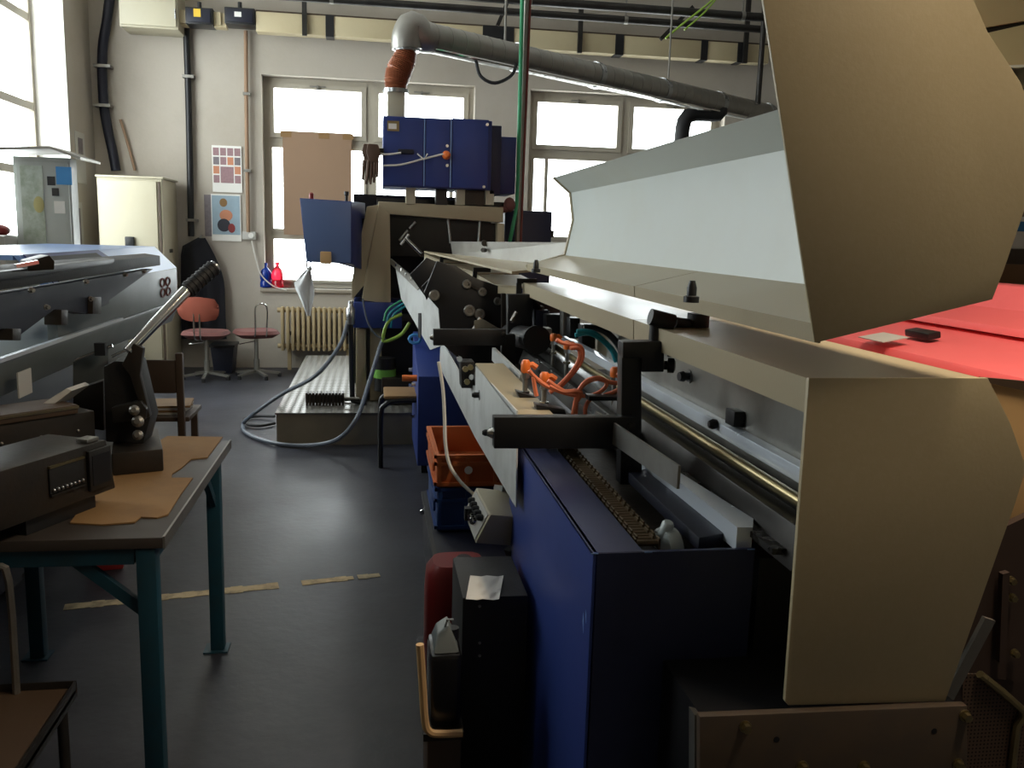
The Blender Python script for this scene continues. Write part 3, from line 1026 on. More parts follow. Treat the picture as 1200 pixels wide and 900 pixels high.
p, q = at_z(360, 474, PZ), at_z(402, 474, PZ)
for k in range(12):
    w = p.lerp(q, k / 11)
    part('fin', B().box(w.x - .008, w.x + .008, w.y - .05, w.y + .06, PZ, PZ + .1), 'iron', root2)
part('core', B().box(p.x - .01, q.x + .01, p.y - .03, p.y + .04, PZ + .02, PZ + .085), 'black', root2)
part('shaft', B().cyl((q.x, q.y, PZ + .05), (q.x + .13, q.y - .02, PZ + .05), .012), 'steel_dull', root2)
part('rod', B().cyl((p.x + .08, p.y + .14, PZ + .02), (q.x + .1, p.y + .1, PZ + .02), .014), 'iron', root2)

# ================================================================== FAR MACHINE
FY = 7.05
mx0 = at_y(428, 300, FY).x
root = thing('trimming_machine', 'tall beige framed machine with blue boxes standing on the checker plate platform', 'machine', (.5, 7.5, PZ))
fr_o = [(440, 236), (590, 243), (592, 350), (583, 350), (583, 262), (457, 251), (457, 352), (412, 350)]
top = [at_y(*q, FY) for q in ((440, 236), (590, 243), (590, 262), (457, 251))]
lc = [at_y(*q, FY) for q in ((440, 236), (457, 251), (457, 356), (412, 352))]
part('frame_beam', B().prism([at_y(*q, FY) for q in ((443, 236), (590, 243), (590, 261), (444, 250))], (0, .28, 0)), 'beige', root, bevel=.008)
part('frame_column', B().prism([at_y(*q, FY - .004) for q in ((444, 238), (457, 251), (458, 356), (424, 352), (427, 330))], (0, .9, 0)), 'beige', root, bevel=.008)
part('side_plate', B().prism([at_y(*q, FY + .02) for q in ((430, 242), (444, 240), (430, 330), (412, 352), (412, 330))], (0, .8, 0)), 'beige', root, bevel=.006)
part('frame_column', B().prism([at_y(*q, FY) for q in ((583, 261), (591, 262), (591, 470), (583, 470))], (0, .28, 0)), 'beige', root, bevel=.006)
q0, q1 = at_y(455, 249, FY + .9), at_y(590, 380, FY + .9)
part('back_panel', B().box(q0.x - .3, q1.x - .14, FY + .9, FY + .95, PZ, q0.z + .15), 'black_gloss', root)
part('inner_top', B().box(q0.x - .1, q1.x, FY + .3, FY + .9, q0.z + .05, q0.z + .1), 'black', root)
part('window_panel', B().prism([at_y(*q, FY + .12) for q in ((457, 251), (584, 262), (584, 300), (457, 300))], (0, .008, 0)), 'black_gloss', root)
for a, c in (((563, 253), (561, 284)), ((468, 282), (478, 270)), ((480, 268), (487, 260)), ((525, 256), (528, 285))):
    part('inner_rod', B().cyl(at_y(*a, FY + .1), at_y(*c, FY + .1), .012, 8), 'steel_dull', root)
part('support_rod', B().cyl(at_y(476, 280, 6.75), at_y(495, 299, 6.4), .016, 10), 'chrome', root)
part('support_rod_head', B().cyl(at_y(470, 287, 6.74), at_y(479, 275, 6.76), .012, 8), 'steel', root)
# lower body
q0, q1 = at_y(414, 354, FY - .05), at_y(471, 385, FY - .05)
part('blue_motor_box', B().box(q0.x, q1.x, FY - .05, FY + .5, q1.z, q0.z), 'blue', root, bevel=.01)
q0, q1 = at_y(414, 385, FY), at_y(444, 468, FY)
part('lower_panel', B().box(q0.x + .02, q0.x + .1, FY, FY + .7, PZ, q0.z), 'beige', root, bevel=.005)
part('lower_panel', B().box(q0.x + .13, q1.x + .02, FY + .05, FY + .7, PZ, q0.z), 'beige', root, bevel=.005)
part('lower_core', B().box(q1.x + .02, .9, FY + .15, FY + .8, PZ, q0.z + .05), 'black', root)
part('base_casting', B().box(q1.x + .02, .7, FY - .15, FY + .6, PZ, PZ + .22), 'iron', root, bevel=.015)
p = at_y(451, 440, FY - .05)
part('pump', B().cyl((p.x, FY - .02, PZ + .1), (p.x, FY - .02, p.z + .14), .085, 18), 'black', root)
part('pump_band', B().cyl((p.x, FY - .02, p.z - .02), (p.x, FY - .02, p.z + .05), .09, 18), 'green_lit', root)
p = at_y(411, 365, FY - .1)
part('air_filter', B().lathe([(.03, 0), (.035, .05), (.035, .12), (.02, .14), (.02, .18)], (p.x, FY - .1, p.z - .1), n=14), 'steel', root)
part('drain_pipe', B().tube([(p.x, FY - .1, p.z - .1), (p.x + .01, FY - .1, PZ + .1), (p.x + .02, FY - .1, PZ + .03), (p.x + .12, FY - .1, PZ + .02)], .02, 8, smooth=4), 'black', root)
for pts, m, r in (([(471, 368), (455, 377), (449, 395), (452, 400), (470, 392), (480, 378)], 'lime_hose', .013), ([(478, 352), (458, 366), (453, 380)], 'teal_hose', .009), ([(480, 356), (462, 368), (458, 384)], 'teal_hose', .009), ([(476, 349), (455, 362), (450, 376)], 'green_pipe', .008), ([(425, 350), (430, 375), (440, 392), (452, 398)], 'grey_hose', .007)):
    part('hose', B().tube([at_y(*q, 6.7) for q in pts], r, 8, smooth=5), m, root)

# blue top control box
TYb = 6.95
root = thing('blue_switchgear_box', 'large blue control box with three door panels on top of the beige machine frame', 'control box', (.5, 7.2, at_y(500, 222, TYb).z))
q0, q1 = at_y(449, 136, TYb), at_y(575, 221, TYb)
zlo, zhi = at_y(500, 220, TYb).z, at_y(500, 138, TYb).z
part('body', B().box(q0.x, q1.x, TYb, TYb + .55, zlo, zhi), 'blue', root, bevel=.006)
for (a, c, dz) in ((449, 496, 0), (498, 527, .0), (529, 572, .012)):
    xa, xc = at_y(a, 180, TYb).x, at_y(c, 180, TYb).x
    d_ = part('door', B().box(xa + .004, xc - .002, TYb - .02, TYb, zlo + .008, zhi - .008 + dz), 'blue', root, bevel=.003)
for x in (497, 528):
    xa = at_y(x, 180, TYb).x
    part('edge_strip', B().box(xa - .004, xa + .004, TYb - .024, TYb - .001, zlo + .01, zhi - .01), 'blue_light', root)
xr = q1.x
part('side_box', B().box(xr, xr + .09, TYb + .1, TYb + .6, zlo - .03, zhi - .02), 'blue_dark', root, bevel=.006)
part('side_box', B().box(xr + .09, xr + .24, TYb + .3, TYb + .8, zlo - .01, zhi - .08), 'blue', root, bevel=.006)
for (px, py) in ((524, 171), (524, 194), (571, 146), (567, 219)):
    p = at_y(px, py, TYb - .02)
    part('screw', B().cyl(p, p + V((0, -.008, 0)), .012, 10), 'steel', root)
p = at_y(460, 148, TYb - .02)
part('warning_label', B().box(p.x - .04, p.x + .05, TYb - .024, TYb - .02, p.z - .035, p.z + .04), 'brass', root)
part('label_sheet', B().box(p.x - .03, p.x + .03, TYb - .026, TYb - .024, p.z - .02, p.z + .02), 'paper', root)
p = at_y(474, 178, TYb - .03)
part('door_handle', B().box(p.x - .05, p.x + .07, TYb - .045, TYb - .02, p.z - .015, p.z + .02), 'navy', root, bevel=.006)
p = at_y(523, 182, TYb - .03)
part('plug', B().lathe([(.03, 0), (.034, .02), (.025, .05), (.015, .06)], (p.x, TYb - .02, p.z), (0, -1, 0), 14), 'orange', root)
part('cable', B().tube([at_y(*q, TYb - .06) for q in ((444, 180), (455, 181), (470, 179))], .008, 6, smooth=4), 'white_cable', root)
part('cable', B().tube([at_y(*q, TYb - .06) for q in ((449, 194), (470, 193), (497, 186), (522, 180))], .008, 6, smooth=4), 'white_cable', root)
part('cable_tie', B().tube([at_y(*q, TYb - .065) for q in ((489, 180), (497, 187), (501, 180))], .006, 6), 'white_cable', root)
# supports under the box
for (a, c, m) in ((476, 487, 'cream'), (511, 524, 'black'), (535, 545, 'cream'), (569, 579, 'cream'), (545, 568, 'iron')):
    xa, xc = at_y(a, 225, TYb + .1).x, at_y(c, 225, TYb + .1).x
    part('support', B().box(xa, xc, TYb + .1, TYb + .25, at_y(a, 240, TYb + .1).z, zlo), m, root)
# gloves hanging from the box
p = at_y(437, 168, TYb - .05)
root = thing('work_gloves', 'pair of brown leather work gloves hanging on the left of the blue control box', 'gloves', (p.x, TYb, at_y(437, 213, TYb).z))
for dx, s in ((0, 1.0), (5, .95)):
    g = []
    palm = [at_y(424 + dx + a, 168 + c_, TYb - .05 - .03 * (dx > 0)) for a, c_ in ((2, 0), (14, 1), (17, 10), (14, 22), (4, 22), (0, 10))]
    b = B().prism(palm, (0, .04, 0))
    part('glove_palm', b, 'leather_brown', root, bevel=.01)
    for k, (fx, ln_) in enumerate(((3, 23), (6.5, 28), (10, 26), (13, 20))):
        a_ = at_y(424 + dx + fx, 188, TYb - .03 - .03 * (dx > 0))
        c_ = at_y(424 + dx + fx - 2 + .6 * k, 188 + ln_, TYb - .04 - .03 * (dx > 0))
        part('glove_finger', B().tube([a_, (a_ + c_) / 2 + V((0, -.01, 0)), c_], .014, 8, r2=.009), 'leather_brown', root)
part('hanging_clip', B().beam(at_y(440, 178, TYb - .02), at_y(450, 178, TYb - .0), .03, .05), 'black', root)

# side box with sloped edge
SY = 6.75
root = thing('blue_side_box', 'pale blue metal box with a tan latch mounted left of the beige machine frame', 'control box', (-.35, SY + .1, at_y(380, 310, SY).z))
part('body', B().poly_solid([at_y(*q, SY) for q in ((351, 232), (412, 236), (412, 309), (359, 307))], [at_y(*q, SY + .45) for q in ((351 + 10, 234), (428, 238), (428, 318), (367, 300))]), 'blue', root, bevel=.006)
part('front_door', B().prism([at_y(*q, SY - .014) for q in ((352, 233), (411, 237), (411, 308), (360, 306))], (0, .012, 0)), 'blue_pale', root, bevel=.003)
p = at_y(382, 302, SY - .015)
part('latch', B().box(p.x - .04, p.x + .04, SY - .05, SY - .01, p.z - .045, p.z + .045), 'tan_paint', root, bevel=.008)
p = at_y(365, 232, SY + .08)
part('signal_lamp', B().lathe([(.018, 0), (.018, .04), (.008, .05)], (p.x, SY + .08, p.z - .01), n=12), 'red_plastic', root)
p = at_y(406, 234, SY + .08)
part('knob', B().lathe([(.012, 0), (.012, .04), (.018, .045), (.018, .07)], (p.x, SY + .08, p.z - .01), n=12), 'black', root)
part('mounting_arm', B().beam(at_y(418, 262, SY + .35), at_y(440, 262, SY + .45), .06, .08), 'iron', root)
p = at_y(361, 311, SY + .05)
part('hook', B().tube([at_y(*q, SY + .05) for q in ((359, 306), (360, 315), (364, 315), (364, 306))], .007, 6), 'steel', root)

# cloth rag below
root = thing('hanging_rag', 'white cloth rag hanging below the blue side box in front of the radiator', 'rag', (at_y(358, 370, 6.8).x, 6.8, at_y(358, 372, 6.8).z))
g = []
for j in range(10):
    v = j / 9
    row = []
    l = 362 - 18 * min(1, v * 2.2) + 16 * max(0, v - .5) * 2
    r = 363 + 6 * min(1, v * 2) - 5 * max(0, v - .5) * 2
    for i in range(8):
        u = i / 7
        p = at_y(l + (r - l) * u, 314 + v * 56 - 14 * (1 - u) * v * (1 - v) * 2, 6.82)
        p.y += .03 * math.sin(u * 9 + v * 3)
        row.append(p)
    g.append(row)
part('cloth', B().cloth(g), 'cloth_white', root, solidify=.006, nrm=False)
part('knot', B().sph(at_y(363, 315, 6.82), .018), 'cloth_white', root)

# exhaust duct
root = thing('exhaust_duct', 'spiral steel exhaust duct with a copper coloured flexible hose above the blue box', 'duct', (.2, 7.2, at_y(463, 136, 7.2).z))
q0, q1 = at_y(454, 108, 7.2), at_y(474, 136, 7.2)
part('cream_riser', B().box(q0.x, q1.x, 7.14, 7.28, q1.z - .03, q0.z + .02), 'cream', root, bevel=.008)
path = [at_y(*q, 7.2) for q in ((464, 107), (464, 96), (467, 84), (473, 72), (477, 58))]
b = B()
# ribbed hose
n_ = 26
fine = []
for i in range(n_ * 2 + 1):
    t = i / (n_ * 2) * (len(path) - 1)
    k = min(int(t), len(path) - 2)
    fine.append(path[k].lerp(path[k + 1], t - k))
bm = b.bm
prev = None
for i, p in enumerate(fine):
    d = (fine[min(i + 1, len(fine) - 1)] - fine[max(i - 1, 0)]).normalized()
    s = d.cross(V((0, 1, 0))).normalized(); t_ = d.cross(s)
    rr = (.093 if i % 2 else .080) * (.85 + .25 * math.sin(math.pi * i / len(fine)))
    ring = [bm.verts.new(p + (s * math.cos(a * math.pi / 10) + t_ * math.sin(a * math.pi / 10)) * rr) for a in range(20)]
    if prev:
        for a in range(20):
            bm.faces.new((prev[a], prev[(a + 1) % 20], ring[(a + 1) % 20], ring[a]))
    prev = ring
part('flexible_hose', b, 'copper_hose', root, angle=80)
for q in (path[0], path[-1]):
    part('hose_clamp', B().cyl(q + V((0, 0, -.015)), q + V((0, 0, .015)), .1, 20), 'steel', root)
dz = at_y(497, 43, 7.25)
end = at_y(900, 122, 10.1)
end.z = dz.z - .02
part('elbow', B().tube([path[-1], path[-1] + V((.0, 0, .09)), path[-1] + V((.04, .01, .17)), dz + V((-.02, -.01, 0)), dz + V((.04, .02, 0))], .118, 20, smooth=5), 'duct_steel', root)
L_ = (end - dz)
nseg = 5
for k in range(nseg):
    a_, c_ = dz + L_ * (k / nseg), dz + L_ * ((k + 1) / nseg)
    part('duct_section', B().tube([a_, c_], .112, 24), 'duct_steel', root)
    part('duct_collar', B().tube([c_ - L_.normalized() * .03, c_ + L_.normalized() * .03], .121, 24), 'steel', root)
spir = B()
for k in range(36):
    c_ = dz + L_ * ((k + .5) / 36)
    spir.tube([c_ - L_.normalized() * .006, c_ + L_.normalized() * .006], .1145, 24)
part('seam_ring', spir, 'duct_steel', root)['kind'] = 'stuff'
for t in (.17, .62, .95):
    c_ = dz + L_ * t
    part('hanger_rod', B().cyl(c_ + V((0, 0, .1)), (c_.x, c_.y, CEIL), .01, 8), 'steel_dull', root)
part('conduit_rod', B().tube([dz + L_ * .02 + V((0, -.1, -.1)), dz + L_ * .9 + V((0, -.09, -.1))], .013, 8), 'chrome', root)
lp = dz + L_ * .13
part('cable_loop', B().tube([lp + V((-.1, -.1, -.1)), lp + V((-.06, -.1, -.22)), lp + V((.06, -.1, -.27)), lp + V((.2, -.08, -.2)), lp + V((.24, -.08, -.1))], .014, 8, smooth=5), 'rubber', root)
br = dz + L_ * .80
part('branch_hose', B().tube([br, br + V((-.01, -.04, -.12)), at_y(806, 136, br.y - .06), at_y(798, 170, br.y - .06), at_y(796, 215, br.y - .06)], .08, 16, smooth=4), 'rubber', root)

# pole pair (green air line and steel tube)
root = thing('air_line_pole', 'steel pole with a green air line running from the ceiling to the far machine', 'pipe', (1.2, 7.3, 1.4))
p, q = at_y(617, 0, 7.3), at_y(606, 284, 7.3)
d_ = (p - q)
part('steel_tube', B().cyl(q, q + d_ * ((CEIL - q.z) / d_.z), .02, 12), 'steel_dull', root)
part('red_tube', B().cyl(q + V((.03, .02, 0)), q + V((.03, .02, 0)) + d_ * ((CEIL - q.z) / d_.z), .014, 10), 'red_pipe', root)
part('green_line', B().tube([at_y(613, -60, 7.24), at_y(612, 0, 7.24), at_y(609, 120, 7.24), at_y(606, 230, 7.24), at_y(601, 265, 7.2), at_y(597, 285, 7.2)], .016, 10, smooth=4), 'green_pipe', root)
q0, q1 = at_y(592, 245, 7.7), at_y(646, 282, 7.7)
root = thing('rear_blue_box', 'dark blue box standing behind the beige frame beside the green air line', 'control box', ((q0.x + q1.x) / 2, 7.9, PZ))
part('body', B().box(q0.x, q1.x, 7.7, 8.2, PZ, at_y(620, 247, 7.7).z), 'blue_dark', root, bevel=.008)
part('door', B().box(q0.x + .12, q1.x - .01, 7.685, 7.7, .2, at_y(620, 250, 7.7).z), 'blue_dark', root, bevel=.004)
for za, zc in ((1.4, 1.5), (1.6, 1.66)):
    part('hinge', B().box(q1.x - .01, q1.x + .02, 7.69, 7.72, za, zc), 'black', root)
p = at_y(597, 240, 7.2)
solo('red_rag', B().sph(p, .06, (.8, .7, 1)).sph(p + V((-.05, 0, -.04)), .045, (1.2, .8, .6)), 'upholstery_red', 'crumpled red rag on the beige frame beside the green air line', 'rag')

# floor hoses
hp = [at_y(408, 376, 6.95), at_y(398, 405, 6.9), at_y(370, 440, 6.75), at_z(330, 462, .32), at_z(297, 485, .15), at_z(285, 497, .03), at_z(290, 508, .02), at_z(320, 519, .02), at_z(360, 522, .03), at_z(395, 515, .12), at_y(418, 490, 6.2), at_y(432, 450, 6.5), at_y(445, 408, 6.7), at_y(450, 396, 6.75)]
solo('air_hose', B().tube(hp, .016, 8, smooth=6), 'grey_hose', 'grey air hose looping across the floor in front of the platform', 'hose')
hq = [at_z(322, 488, .03), at_z(300, 488, .02), at_z(286, 491, .02), at_z(290, 497, .02), at_z(305, 499, .02), at_z(322, 496, .02)]
solo('cable_loop', B().tube(hq, .012, 8, smooth=5), 'rubber', 'black cable loop on the floor beside the platform corner', 'cable')

# bent tube stool
root = thing('tube_stool', 'small stool with bent black tube legs beside the blue floor cabinet', 'stool', at_z(465, 545, 0))
p = at_z(446, 548, 0)
sx, sy, sz = p.x, p.y, .47
for dy in (0, .34):
    part('leg', B().tube([(sx, sy + dy, 0), (sx, sy + dy, sz - .1), (sx + .03, sy + dy, sz - .03), (sx + .1, sy + dy, sz), (sx + .3, sy + dy, sz), (sx + .36, sy + dy, sz - .04), (sx + .38, sy + dy, sz - .1), (sx + .38, sy + dy, 0)], .018, 8, smooth=3), 'black', root)
part('seat', B().box(sx + .02, sx + .36, sy - .01, sy + .36, sz + .01, sz + .035), 'cardboard', root, bevel=.01)
part('crossbar', B().cyl((sx + .38, sy, .06), (sx + .38, sy + .34, .06), .014, 8), 'black', root)

# ================================================================== MAIN STITCHING MACHINE
EY = 1.40                                   # plane of the end panel
root = thing('stitching_machine', 'long beige stitching machine with a raised hood, steel rails and orange sensor cables', 'machine', (.8, 3.0, 0))
CX, CZ = at_y(948, 444, EY).x, at_y(948, 444, EY).z       # front edge of cover
CXR = at_y(1158, 443, EY).x
ep = [(948, 443), (1158, 443), (1184, 495), (1203, 548), (1190, 590), (1108, 822), (924, 827), (920, 822)]
part('end_panel', B().prism([at_y(*q, EY) for q in ep], (0, .01, 0)), 'beige_rough', root, bevel=.002)
COVER_END = 4.4
cov = part('top_cover', B().sheet([(CX + .004, CZ - .062), (CX, CZ), (CXR, CZ), (CXR + .09, CZ - .16)], EY + .01, 2.45, .006), 'beige', root)
cov2 = part('top_cover', B().sheet([(CX + .004, CZ - .062), (CX, CZ), (CXR, CZ), (CXR + .09, CZ - .16)], 2.457, COVER_END, .006), 'beige', root)
part('rear_skirt', B().box(CXR + .06, CXR + .075, EY + .03, COVER_END, 1.0, CZ - .17), 'beige', root)
# steel inner wall, strip, rod and rails
WX = CX + .17
part('inner_wall', B().box(WX, WX + .015, EY + .03, 3.35, 1.0, CZ - .01), 'steel_dull', root)
part('white_strip', B().box(WX - .035, WX - .001, EY + .05, 4.2, 1.108, 1.142), 'strip_white', root, bevel=.003)
part('guide_rod', B().cyl((WX - .06, EY + .05, 1.088), (WX - .06, 4.3, 1.088), .014, 14), 'brass', root)
part('upper_rail', B().prism([(WX - .05, EY + .1, .98), (WX - .05, EY + .1, 1.06), (WX - .10, EY + .1, 1.06), (WX - .12, EY + .1, .98)], (0, 2.9, 0)), 'dark_metal', root, bevel=.003)
part('middle_rail', B().prism([(WX - .13, 2.5, .96), (WX - .12, 2.5, 1.03), (WX - .155, 2.5, 1.03), (WX - .18, 2.5, .96)], (0, 1.9, 0)), 'dark_metal', root, bevel=.003)
part('edge_rail', B().box(WX - .165, WX - .157, 2.45, 4.0, 1.0, 1.04), 'steel', root)
part('bed_plate', B().box(.50, WX - .1, 1.75, 4.6, .90, .925), 'iron', root)
for (pa_, pb_, w, z) in (((845, 612), (640, 430), .03, .97), ((780, 545), (625, 400), .022, .99)):
    a_, c_ = at_z(*pa_, z), at_z(*pb_, z)
    part('lower_rail', B().beam(a_, (a_.x, 4.3, z), w, .03), 'dark_metal', root, bevel=.003)
# oily plate with worn shine
pl = [at_z(*q, 1.0) for q in ((800, 540), (822, 540), (932, 618), (930, 650), (905, 650), (800, 565))]
part('oily_plate', B().prism(pl, (0, 0, .012)), 'oily', root) if 'oily' in MATS else part('oily_plate', B().prism(pl, (0, 0, .012)), 'black_gloss', root)
# knobs on inner wall
for (px, py, r) in ((808, 441, .011), (795, 436, .0)):
    if r:
        p = at_x(px, py, WX - .002)
        part('wall_washer', B().cyl(p, p + V((-.003, 0, 0)), .02, 16), 'steel', root)
        part('wall_knob', B().lathe([(.012, 0), (.012, .018), (.016, .02), (.013, .034)], p, (-1, -.15, 0), 12), 'black', root)
p = at_x(867, 489, WX - .002)
part('wall_tab', B().box(WX - .03, WX, p.y - .028, p.y + .028, p.z - .02, p.z + .02), 'black', root, bevel=.004)
p = at_x(840, 497, WX - .036)
part('strip_nut', B().lathe([(.012, 0), (.014, .012), (.009, .022)], p, (-1, 0, 0), 8), 'black', root)
# left side rail
RX = .41
def rail(pts, nm, th=.03, m='rail_white'):
    return part(nm, B().prism([at_x(px, py, RX) for px, py in pts], (th, 0, 0)), m, root, bevel=.003)
rail([(605, 481), (557, 429), (556, 512), (604, 595)], 'side_rail', .006)
rail([(557, 452), (546, 450), (521, 405), (516, 405), (515, 428), (520, 440), (556, 512)], 'side_rail', .006)
z1_ = at_x(580, 455, RX).z
ya, yb = at_x(605, 481, RX).y, at_x(557, 429, RX).y
part('rail_top', B().box(RX, RX + .115, ya, yb, z1_ - .008, z1_), 'beige', root, bevel=.002)
part('sensor_tray', B().box(RX + .115, RX + .22, ya - .1, yb - .1, z1_ - .06, z1_ - .05), 'black', root)
part('tray_wall', B().box(RX + .135, RX + .15, yb - .3, yb + .5, z1_ - .06, z1_ - .0), 'rail_white', root)
for (px, py) in ((562, 463), (575, 507)):
    p = at_x(px, py, RX)
    part('rail_knob', B().lathe([(.011, 0), (.012, .02), (.007, .03)], p, (-1, 0, 0), 10), 'black', root)
    part('rail_washer', B().cyl(p, p + V((-.003, 0, 0)), .02, 14), 'steel', root)
# angled chute panel to the far machine
A_, B_ = (RX, 5.35), (at_y(458, 305, 6.95).x, 6.95)
part('chute_panel', B().prism([at_vplane(px, py, A_, B_) for px, py in ((463, 312), (497, 343), (515, 360), (517, 405), (504, 410), (470, 350))], (.012, .004, 0)), 'rail_white', root)
part('chute_top_plate', B().prism([at_vplane(px, py, A_, B_) + V((-.006, 0, 0)) for px, py in ((458, 303), (495, 334), (490, 340), (458, 309))], (.012, .004, 0)), 'steel_dull', root)
for px, py in ((466, 311), (472, 316), (477, 321), (484, 327)):
    p = at_vplane(px, py, A_, B_) + V((-.006, 0, 0))
    part('chute_bolt', B().cyl(p, p + V((-.008, -.004, 0)), .012, 10), 'chrome', root)
part('chute_slot', B().prism([at_vplane(px, py, A_, B_) + V((-.003, 0, 0)) for px, py in ((491, 367), (494, 367), (494, 397), (491, 395))], (-.003, 0, 0)), 'black', root)
# black gearbox plate facing the operator
GY = 4.75
def gp(pts, nm, m, y=GY, th=.04, bv=.004):
    return part(nm, B().prism([at_y(px, py, y) for px, py in pts], (0, th, 0)), m, root, bevel=bv)
gp([(497, 343), (512, 306), (535, 312), (557, 326), (607, 343), (660, 350), (662, 392), (625, 440), (560, 440), (517, 402), (514, 362)], 'gear_plate', 'black', GY)
gp([(480, 322), (500, 302), (520, 310), (514, 330), (500, 350)], 'gear_plate', 'black', 5.6)
gp([(494, 336), (506, 324), (512, 328), (500, 352)], 'gear_bracket', 'black', 5.0, .03)
for (px, py, r) in ((509, 346, .030), (547, 333, .026), (565, 342, .024), (550, 364, .032), (562, 368, .030), (583, 353, .022)):
    p = at_y(px, py, GY)
    part('cap_screw', B().lathe([(r * 1.0, 0), (r * 1.0, .012), (r * .85, .018), (r * .55, .018), (r * .5, .008)], p, (0, -1, 0), 18), 'steel_dull', root)
part('link_bar', B().beam(at_y(549, 333, GY - .01), at_y(564, 341, GY - .01), .012, .012), 'iron', root)
part('lever_rod', B().tube([at_y(562, 373, GY - .03), at_y(556, 384, GY - .06), at_y(552, 390, GY - .08)], .012, 8), 'chrome', root)
gp([(556, 376), (566, 374), (590, 388), (590, 392), (556, 390)], 'tan_bracket', 'platform_side', GY - .08, .02)
gp([(588, 344), (593, 344), (593, 402), (588, 402)], 'post', 'iron', 4.55, .04)
# curved black hoses and motor near the gearbox
part('black_loop', B().tube([at_y(*q, 4.3) for q in ((606, 352), (622, 356), (630, 368), (628, 382), (618, 390))], .03, 10, smooth=5), 'rubber', root)
p0_, p1_ = at_y(598, 392, 4.4), at_y(628, 398, 3.9)
part('motor', B().cyl(p0_, p1_, .055, 20), 'black', root)
part('motor_flange', B().cyl(p1_, p1_ + (p1_ - p0_).normalized() * .02, .065, 20), 'black_rough', root)
part('valve_fitting', B().cyl(at_y(599, 377, 4.1), at_y(605, 366, 4.12), .012, 8), 'chrome', root)
gp([(616, 358), (622, 372), (614, 376)], 'shiny_tab', 'steel', 4.25, .01, 0)
for (px, py, w, h, m, y) in ((636, 374, 8, 10, 'navy', 4.2), (650, 382, 10, 13, 'black', 4.1), (664, 378, 4, 16, 'steel_dull', 4.0), (674, 385, 6, 12, 'black', 3.9), (642, 390, 5, 5, 'rail_white', 3.9), (634, 367, 4, 8, 'steel_dull', 4.3), (690, 395, 8, 14, 'black', 3.8)):
    gp([(px - w, py - h), (px + w, py - h), (px + w, py + h), (px - w, py + h)], 'stitch_head_block', m, y, .08)
# dark body under the bed
part('under_body', B().box(.50, WX + .05, 3.0, 6.6, .7, .9), 'black', root)
part('rear_body', B().box(.8, CXR + .05, EY + .25, 3.0, .6, .95), 'black', root)
for yy in (2.2, 4.2, 6.2):
    part('machine_leg', B().box(.82, 1.0, yy - .1, yy + .1, 0, .62), 'navy', root)
# small brass fittings between the rails
gp([(540, 424), (556, 424), (556, 455), (541, 455)], 'valve_block', 'black', 3.6, .1)
for (px, py) in ((538, 420), (545, 432), (551, 430), (547, 447), (552, 441)):
    p = at_y(px, py, 3.58)
    part('fitting', B().cyl(p, p + V((0, -.02, .0)), .012, 8), 'brass' if px % 2 else 'chrome', root)
# bracket bars across the saddle
def cross_bar(y, x0, x1, py0, py1, post):
    gp([(x0, py0), (x1, py0), (x1, py1), (x0, py1)], 'cross_bar', 'black', y, .04, .003)
    p = at_y(x0 + 1, (py0 + py1) / 2, y + .02)
    part('bar_bolt', B().lathe([(.010, 0), (.014, .006), (.008, .02)], p, (-1, 0, 0), 10), 'chrome', root)
    gp(post, 'bar_post', 'black', y + .03, .045, .003)
    p = at_y(x1 - (x1 - x0) * .035, (py0 * .7 + py1 * .3), y)
    part('bar_screw', B().lathe([(.012, 0), (.012, .006), (.006, .008)], p, (0, -1, 0), 12), 'dark_metal', root)
cross_bar(3.95, 508, 593, 386, 405, [(588, 392), (604, 392), (604, 429), (588, 429)])
cross_bar(2.18, 579, 746, 489, 526, [(729, 402), (752, 402), (752, 568), (727, 568)])
gp([(595, 345), (624, 345), (624, 400), (595, 400)], 'column_block', 'black', 4.2, .06)
# post head with two knobs and a pivot handle
gp([(730, 401), (779, 400), (778, 436), (752, 436), (752, 420), (730, 420)], 'post_head', 'black', 2.2, .05, .003)
for py in (409, 428):
    p = at_y(778, py, 2.225)
    part('post_knob', B().lathe([(.012, 0), (.012, .008), (.02, .01), (.02, .026), (.012, .03)], p, (1, -.3, 0), 12), 'black', root)
HYp = 2.24
part('pivot_stem', B().tube([at_y(767, 402, HYp), at_y(768, 388, HYp), at_y(769, 374, HYp)], .017, 12), 'black', root)
part('pivot_head', B().cyl(at_y(762, 371, HYp - .02), at_y(789, 378, HYp - .02), .022, 14), 'black', root)
part('pivot_grip', B().tube([at_y(789, 378, HYp), at_y(806, 380, HYp + .02)], .016, 10), 'rubber', root)
p = at_y(818, 378, HYp + .03)
part('pivot_foot', B().cyl(p + V((0, 0, -.02)), p + V((0, 0, .025)), .03, 18), 'rubber', root)
# flat grey blade
q = [at_x(px, py, .62) for px, py in ((697, 481), (795, 546), (793, 573), (697, 506))]
part('guide_blade', B().prism(q, (.006, 0, 0)), 'steel_dull', root)
# bright sloped guide plate in the trough and channel bar
gz = .97
q = [at_z(*v, gz) for v in ((752, 552), (760, 552), (881, 634), (880, 645), (862, 645))]
part('bright_guide', B().prism(q, (0, 0, .05)), 'strip_white', root)
q = [at_z(*v, .955) for v in ((735, 565), (755, 562), (849, 640), (818, 646))]
part('channel_bar', B().prism(q, (0, 0, .03)), 'navy', root, bevel=.004)
gp([(726, 557), (755, 553), (757, 562), (730, 566)], 'channel_clamp', 'black', 2.3, .04)
